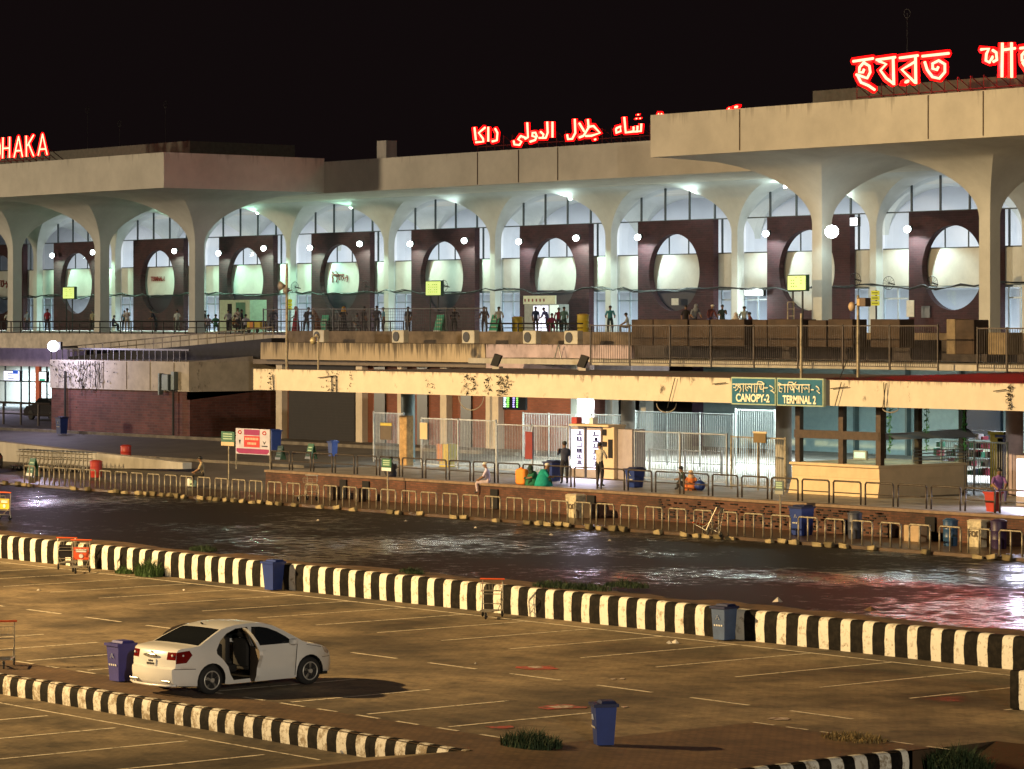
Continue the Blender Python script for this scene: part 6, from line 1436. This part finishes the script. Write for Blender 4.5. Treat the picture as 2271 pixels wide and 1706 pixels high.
# faint wheel stops / paint patches on the lot
redpaint = mat('faded_red_paint', (.35, .06, .04), .6, var=.7, scale=4, color2=(.16, .10, .06), lo=.42, hi=.55)
wpaint = mat('faded_white_paint', (.5, .42, .36), .6, var=.6, scale=5, color2=(.2, .13, .08), lo=.42, hi=.58)
m_ = MB(); m2_ = MB()
def patch(cx, cy, w_, h_, tgt, seed):
    rn = random.Random(seed); c = G(cx, cy, .009); n = 12; ps = []
    for k in range(n):
        q = 2 * math.pi * k / n; rr = rn.uniform(.55, 1); p = G(cx + w_ * rr * math.cos(q), cy + h_ * rr * math.sin(q), .009); ps.append(p)
    tgt.quad(*ps)
patch(1192, 1481, 60, 6, m_, 1); patch(1245, 1568, 62, 7, m_, 2); patch(1110, 1613, 44, 4, m_, 3)
for v in (m_,): struct(v, 'faded_red_marking', redpaint, recalc=False)
m2_ = MB()
for cx, cy, w_, h_, s_ in ((1190, 1480, 26, 3, 4), (1246, 1567, 34, 4, 5), (1725, 1594, 30, 4, 6), (1380, 1505, 9, 2, 7), (1360, 1506, 8, 2, 8), (1385, 1568, 10, 2, 9)):
    rn = random.Random(s_); ps = []
    for k in range(10): q = 2 * math.pi * k / 10; rr = rn.uniform(.5, 1); ps.append(G(cx + w_ * rr * math.cos(q), cy + h_ * rr * math.sin(q), .014))
    m2_.quad(*ps)
struct(m2_, 'faded_white_marking', wpaint, recalc=False)

# ------------------------------------------------------------------ the white car
carp = mat('white_car_paint', (.74, .72, .68), .28, var=.04, scale=1.2, coat=.6)
trimb = mat('black_trim', (.012, .011, .01), .45); redl = mat('tail_lamp_red', (.16, .008, .006), .12, coat=1); clearl = mat('head_lamp_glass', (.35, .30, .28), .1, coat=1)
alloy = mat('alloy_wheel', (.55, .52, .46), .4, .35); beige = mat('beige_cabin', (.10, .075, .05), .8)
CAR = empty('white_car', (0, 0, 0), 'white saloon car with its rear doors open and red tail lamps', 'car')
TOP = [(.07, .24), (.0, .34), (-.02, .50), (-.015, .60), (.05, .635), (.055, .80), (.085, .97), (.13, 1.025), (.20, 1.045), (.45, 1.065), (.63, 1.085), (.85, 1.19), (1.08, 1.295), (1.30, 1.385), (1.50, 1.43), (1.75, 1.462), (2.1, 1.475), (2.4, 1.455), (2.72, 1.385), (2.95, 1.27), (3.2, 1.13), (3.42, 1.0), (3.55, .955), (3.80, .91), (4.0, .865), (4.2, .79), (4.34, .69), (4.42, .56), (4.45, .40), (4.40, .22)]
def arc(cx, cz, r, a0, a1, n=12): return [(cx + r * math.cos(a0 + (a1 - a0) * k / n), cz + r * math.sin(a0 + (a1 - a0) * k / n)) for k in range(n + 1)]
WR, WF, WZ = .92, 3.62, .315
aa = math.asin(.105 / .375)
BOT = [(4.40, .22)] + arc(WF, WZ, .375, -aa, math.pi + aa) + [(3.2, .19), (1.4, .19)] + arc(WR, WZ, .375, -aa, math.pi + aa) + [(.07, .24)]
def yh(x, z):
    y = .850
    if z > .90: y -= (z - .90) * .10 + max(0, z - 1.0) ** 1.2 * .42
    if z < .45: y -= (.45 - z) ** 2 * .6
    y += .012 * math.exp(-((z - .72) / .1) ** 2)
    if x < .7: y -= .16 * ((.7 - x) / .7) ** 2
    if x > 3.5: y -= .30 * ((x - 3.5) / .95) ** 2
    return y
def pip(p, poly):
    r = False; n = len(poly); j = n - 1
    for i in range(n):
        if (poly[i][1] > p[1]) != (poly[j][1] > p[1]) and p[0] < (poly[j][0] - poly[i][0]) * (p[1] - poly[i][1]) / (poly[j][1] - poly[i][1]) + poly[i][0]: r = not r
        j = i
    return r
OPEN = [(1.05, .97), (1.20, 1.16), (1.42, 1.30), (1.70, 1.385), (2.02, 1.40), (2.06, .97), (2.05, .28), (1.52, .27), (1.42, .40), (1.36, .58), (1.22, .74), (1.06, .88)]
FWIN = [(2.14, .985), (3.17, .985), (2.98, 1.13), (2.78, 1.25), (2.55, 1.345), (2.35, 1.385), (2.12, 1.395)]
LAMP = [(.055, .72), (.28, .735), (.42, .90), (.36, 1.0), (.085, .97)]
HEAD = [(4.02, .845), (4.2, .79), (4.33, .69), (4.28, .64), (4.12, .70)]
SEAM = [(3.20, .25), (3.22, .25), (3.27, .95), (3.25, .96)]
SEAM2 = [(.03, .612), (.50, .597), (.50, .583), (.03, .598)]
SEAM3 = [(4.03, .60), (4.38, .59), (4.38, .578), (4.03, .588)]
SEAM4 = [(3.52, .925), (4.0, .835), (4.0, .823), (3.52, .913)]
def side(sign):
    outl = TOP + BOT[1:-1]; polys = [outl, OPEN, FWIN, LAMP, HEAD, SEAM, SEAM2, SEAM3, SEAM4]; vs = []; es = []
    for pl in polys:
        n0 = len(vs); vs += [Vector(p) for p in pl]; es += [(n0 + i, n0 + (i + 1) % len(pl)) for i in range(len(pl))]
    x = .1
    while x < 4.4:
        z = .25
        while z < 1.45:
            if pip((x, z), outl): vs.append(Vector((x + .01 * math.sin(z * 40), z)))
            z += .09
        x += .14
    V, E, Fc, *_ = delaunay_2d_cdt(vs, es, [], 0, 1e-5)
    mb = MB(); mb.v = [(v.x, sign * yh(v.x, v.y), v.y) for v in V]
    for f in Fc:
        c = sum((V[i] for i in f), Vector((0, 0))) / len(f); c = (c.x, c.y)
        if not pip(c, outl) or pip(c, OPEN): continue
        mi = 1 if pip(c, FWIN) else 2 if pip(c, LAMP) else 3 if pip(c, HEAD) else 4 if any(pip(c, q) for q in (SEAM, SEAM2, SEAM3, SEAM4)) else 0
        mb.f.append(tuple(f)); mb.m.append(mi)
    return mb
carmats = [carp, glassd, redl, clearl, trimb]
body = MB()
for sg in (-1, 1):
    s_ = side(sg); n0 = len(body.v); body.v += s_.v; body.f += [tuple(n0 + i for i in f) for f in s_.f]; body.m += s_.m
VV = [-1, -.94, -.86, -.66, -.4, 0, .4, .66, .86, .94, 1]; base = len(body.v)
for i, (x, z) in enumerate(TOP):
    W_ = yh(x, z)
    for v in VV:
        k = 1 - v * v; bx = 0; bz = 0
        if x < .14: bx = -.085 * k
        elif x > 3.95: bx = .16 * k * (x - 3.95) / .5
        elif z > 1.05 and x < 1.4: bx = -.07 * k
        elif 2.6 < x <= 3.95: bx = .09 * k if x < 3.5 else .09 * k + (x - 3.5) * .0
        if x > .14: bz = .028 * k
        body.v.append((x + bx, v * W_, z + bz))
nv = len(VV)
for i in range(len(TOP) - 1):
    for j in range(nv - 1):
        vm = abs((VV[j] + VV[j + 1]) / 2); mi = 0; x0_, z0_ = TOP[i]; x1_, z1_ = TOP[i + 1]
        if 10 <= i < 13 and vm < .92: mi = 1
        if 18 <= i < 21 and vm < .92: mi = 1
        if 5 <= i < 6 and vm > .66: mi = 2
        if 25 <= i < 26 and vm > .66: mi = 3
        if i == 26 and vm < .5: mi = 4
        a = base + i * nv + j; body.f.append((a, a + 1, a + 1 + nv, a + nv)); body.m.append(mi)
o = body.build('body', carmats, CAR, world=False, smooth=True, angle=38)
o.data.materials
# underside and cabin
m_ = MB().box(.25, 4.2, -.74, .74, .20, .26); lpart(m_, 'floor_pan', trimb, CAR)
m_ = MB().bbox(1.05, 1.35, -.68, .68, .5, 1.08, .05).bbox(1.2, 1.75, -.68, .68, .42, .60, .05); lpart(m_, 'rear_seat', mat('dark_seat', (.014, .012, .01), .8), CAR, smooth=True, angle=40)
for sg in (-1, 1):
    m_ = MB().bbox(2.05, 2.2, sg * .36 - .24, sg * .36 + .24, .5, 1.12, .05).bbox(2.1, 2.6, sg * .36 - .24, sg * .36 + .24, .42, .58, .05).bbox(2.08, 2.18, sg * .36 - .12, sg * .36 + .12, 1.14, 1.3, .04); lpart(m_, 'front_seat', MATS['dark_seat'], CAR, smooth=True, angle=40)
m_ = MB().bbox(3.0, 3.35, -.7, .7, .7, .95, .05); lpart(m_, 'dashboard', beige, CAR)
m_ = MB().box(2.07, 2.12, -.80, -.74, .3, 1.36); lpart(m_, 'door_pillar', trimb, CAR); 
# wheel wells
for x in (WR, WF):
    for sg in (-1, 1):
        mb = MB().lathe([(.372, 0), (.372, .2), (.02, .21)], x, sg * .62 if sg > 0 else -.83, 20, axis='Y', cz=WZ)
        mb = MB(); pr = arc(x, WZ, .374, -aa, math.pi + aa, 14); 
        for i in range(len(pr) - 1): mb.quad((pr[i][0], sg * .835, pr[i][1]), (pr[i + 1][0], sg * .835, pr[i + 1][1]), (pr[i + 1][0], sg * .55, pr[i + 1][1]), (pr[i][0], sg * .55, pr[i][1]))
        mb.prism(pr, 'Y', sg * .55, sg * .54); lpart(mb, 'wheel_arch', trimb, CAR)
        mb = MB(); Rr = .313; yc = sg * .745; mb.lathe([(.205, -.10), (.24, -.105), (.295, -.09), (Rr, -.06), (Rr, .06), (.295, .09), (.24, .105), (.205, .10)], x, yc, 28, axis='Y', cz=WZ); wh = lpart(mb, 'wheel', rubber, CAR, smooth=True, angle=50)
        mb = MB(); yo = yc + sg * .10
        mb.tube([(x + .198 * math.cos(6.2832 * k / 24), yo, WZ + .198 * math.sin(6.2832 * k / 24)) for k in range(25)], .014, 6, cap=False)
        for k in range(5):
            a = 6.2832 * k / 5 + .3; d = Vector((math.cos(a), 0, math.sin(a))); t = Vector((-d.z, 0, d.x)); c = Vector((x, yo, WZ))
            p = [c + t * .022 + d * .03, c - t * .022 + d * .03, c - t * .036 + d * .195, c + t * .036 + d * .195]; q = [u + Vector((0, -sg * .03, 0)) for u in p]
            mb.add(p + q, [(0, 1, 2, 3), (7, 6, 5, 4), (0, 4, 5, 1), (1, 5, 6, 2), (2, 6, 7, 3), (3, 7, 4, 0)])
        mb.lathe([(.05, -.03), (.05, .012), (.02, .02)], x, yo, 12, axis='Y', cz=WZ); lpart(mb, 'rim', alloy, wh)
# doors swung open
def car_door(sign, ang):
    hx = 2.04; pl = OPEN
    vs = [Vector(p) for p in pl]; n0 = len(vs); WIN = [(1.22, 1.0), (1.36, 1.17), (1.55, 1.28), (1.75, 1.335), (1.96, 1.345), (1.98, 1.0)]
    es = [(i, (i + 1) % n0) for i in range(n0)]; vs += [Vector(p) for p in WIN]; es += [(n0 + i, n0 + (i + 1) % len(WIN)) for i in range(len(WIN))]
    V, E, Fc, *_ = delaunay_2d_cdt(vs, es, [], 0, 1e-5)
    y0 = yh(hx, .6); outer = MB(); inner = MB(); gl = MB()
    ca, sa_ = math.cos(ang), math.sin(ang)
    def T_(x, z, th):    # closed position relative to hinge, then swung outwards
        dx = x - hx; dy = yh(x, z) - y0 - th
        rx = dx * ca - dy * sa_ * -1; ry = -dx * sa_ + dy * ca
        return (hx + dx * ca + dy * sa_, sign * (y0 + .02 - dx * sa_ + dy * ca), z)
    for mb, th in ((outer, 0), (inner, .07)): mb.v = [T_(v.x, v.y, th) for v in V]
    gl.v = [T_(v.x, v.y, .035) for v in V]
    for f in Fc:
        c = sum((V[i] for i in f), Vector((0, 0))) / len(f); c = (c.x, c.y)
        if not pip(c, pl): continue
        if pip(c, WIN): gl.f.append(tuple(f)); gl.m.append(0)
        else: outer.f.append(tuple(f)); outer.m.append(0); inner.f.append(tuple(f)); inner.m.append(0)
    n = len(pl); rimv = [T_(p[0], p[1], 0) for p in pl] + [T_(p[0], p[1], .07) for p in pl]
    outer.add(rimv, [(i, (i + 1) % n, n + (i + 1) % n, n + i) for i in range(n)])
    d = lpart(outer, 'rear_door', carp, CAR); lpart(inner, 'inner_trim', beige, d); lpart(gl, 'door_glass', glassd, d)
    lpart(MB().tube([T_(1.3, .86, -.03), T_(1.45, .86, -.03)], .018, 6), 'handle', carp, d)
car_door(-1, R(62)); car_door(1, R(58))
m_ = MB().bbox(.0 - .115, -.085, -.26, .26, .70, .80, .01); lpart(MB().box(-.05, -.035, -.17, .17, .66, .80), 'number_plate', whitep, CAR)
mb = MB()
for k in range(5): mb.box(-.056, -.052, -.13 + k * .055, -.09 + k * .055, .675, .72)
for k in range(3): mb.box(-.056, -.052, -.08 + k * .055, -.04 + k * .055, .74, .78)
lpart(mb, 'plate_characters', trimb, CAR)
lpart(MB().ball((-.045, 0, .875), .05, 12, (.4, 5.2, .9)), 'chrome_strip', mat('chrome', (.5, .5, .5), .15, 1.0), CAR, smooth=True)
lpart(MB().ball((-.02, .0, .955), .022, 8, (.5, 1.6, 1)), 'emblem', MATS['chrome'], CAR)
mb = MB().tube([(.03, -.78, .26), (-.07, -.55, .245), (-.115, 0, .24), (-.07, .55, .245), (.03, .78, .26)], .028, 6); lpart(mb, 'rear_lip', carp, CAR, smooth=True)
for sg in (-1, 1):
    lpart(MB().bbox(-.085, -.05, sg * .55 - .14, sg * .55 + .14, .31, .36, .01), 'reflector', MATS['chrome'], CAR)
    lpart(MB().bbox(2.98, 3.12, sg * .96 - .10, sg * .96 + .08, .96, 1.09, .04), 'door_mirror', carp, CAR, smooth=True, angle=40)
    if sg < 0: lpart(MB().tube([(2.2, sg * .868, .87), (2.36, sg * .868, .87)], .014, 6), 'door_handle', carp, CAR)
lpart(MB().tube([(1.42, .1, 1.45), (1.36, .1, 1.49)], .02, 6), 'aerial', trimb, CAR)
for sg in (-1, 1):
    lpart(MB().ball((.03, sg * .64, .90), .028, 8, (.6, 1, 1)), 'white_reflector', whitep, CAR, smooth=True)  # small white balls for the pale spots in the tail lamps
    lpart(MB().ball((.20, sg * .795, .90), .024, 8, (1, .8, 1)), 'white_reflector', whitep, CAR, smooth=True)
CAR.scale = (1.02, 1.02, .98); CAR.location = (-58.95, 38.05, 0.008); CAR.rotation_euler = (0, 0, R(94.5))

# a dark car cut by the left frame edge beyond the road, and one under the deck
def far_car(loc, rz, colr, label):
    e = empty('dark_car', loc, label, 'car', None, rz); m = mat('dark_car_paint' + label[:4], colr, .25, coat=.6, var=.05)
    prof = [(.0, .3), (.0, .8), (.2, .98), (.7, 1.02), (1.2, 1.42), (2.5, 1.42), (3.2, 1.0), (4.1, .85), (4.4, .6), (4.4, .25), (.1, .22)]
    mb = MB(); mb.prism(prof, 'Y', -.8, .8); lpart(mb, 'body', m, e, smooth=True, angle=35)
    mb = MB().prism([(.85, 1.03), (1.25, 1.36), (2.45, 1.36), (3.0, 1.03)], 'Y', -.81, .81); lpart(mb, 'side_glass', glassd, e)
    for x in (.85, 3.5):
        for sg in (-1, 1): lpart(MB().lathe([(.2, -.1), (.31, -.09), (.31, .09), (.2, .1)], x, sg * .74, 16, axis='Y', cz=.31), 'wheel', rubber, e)
    lpart(MB().box(-.02, -.003, -.7, -.45, .72, .86).box(-.02, -.003, .45, .7, .72, .86), 'tail_lamp', redl, e); return e
far_car((XY(-4, 79.5), 79.0, .75), R(185), (.015, .012, .014), 'dark car half cut off by the left edge beyond the road')
far_car((XY(95, 108), 110, 1.7), R(180), (.03, .015, .035), 'dark car parked under the roadway before the lit shop')
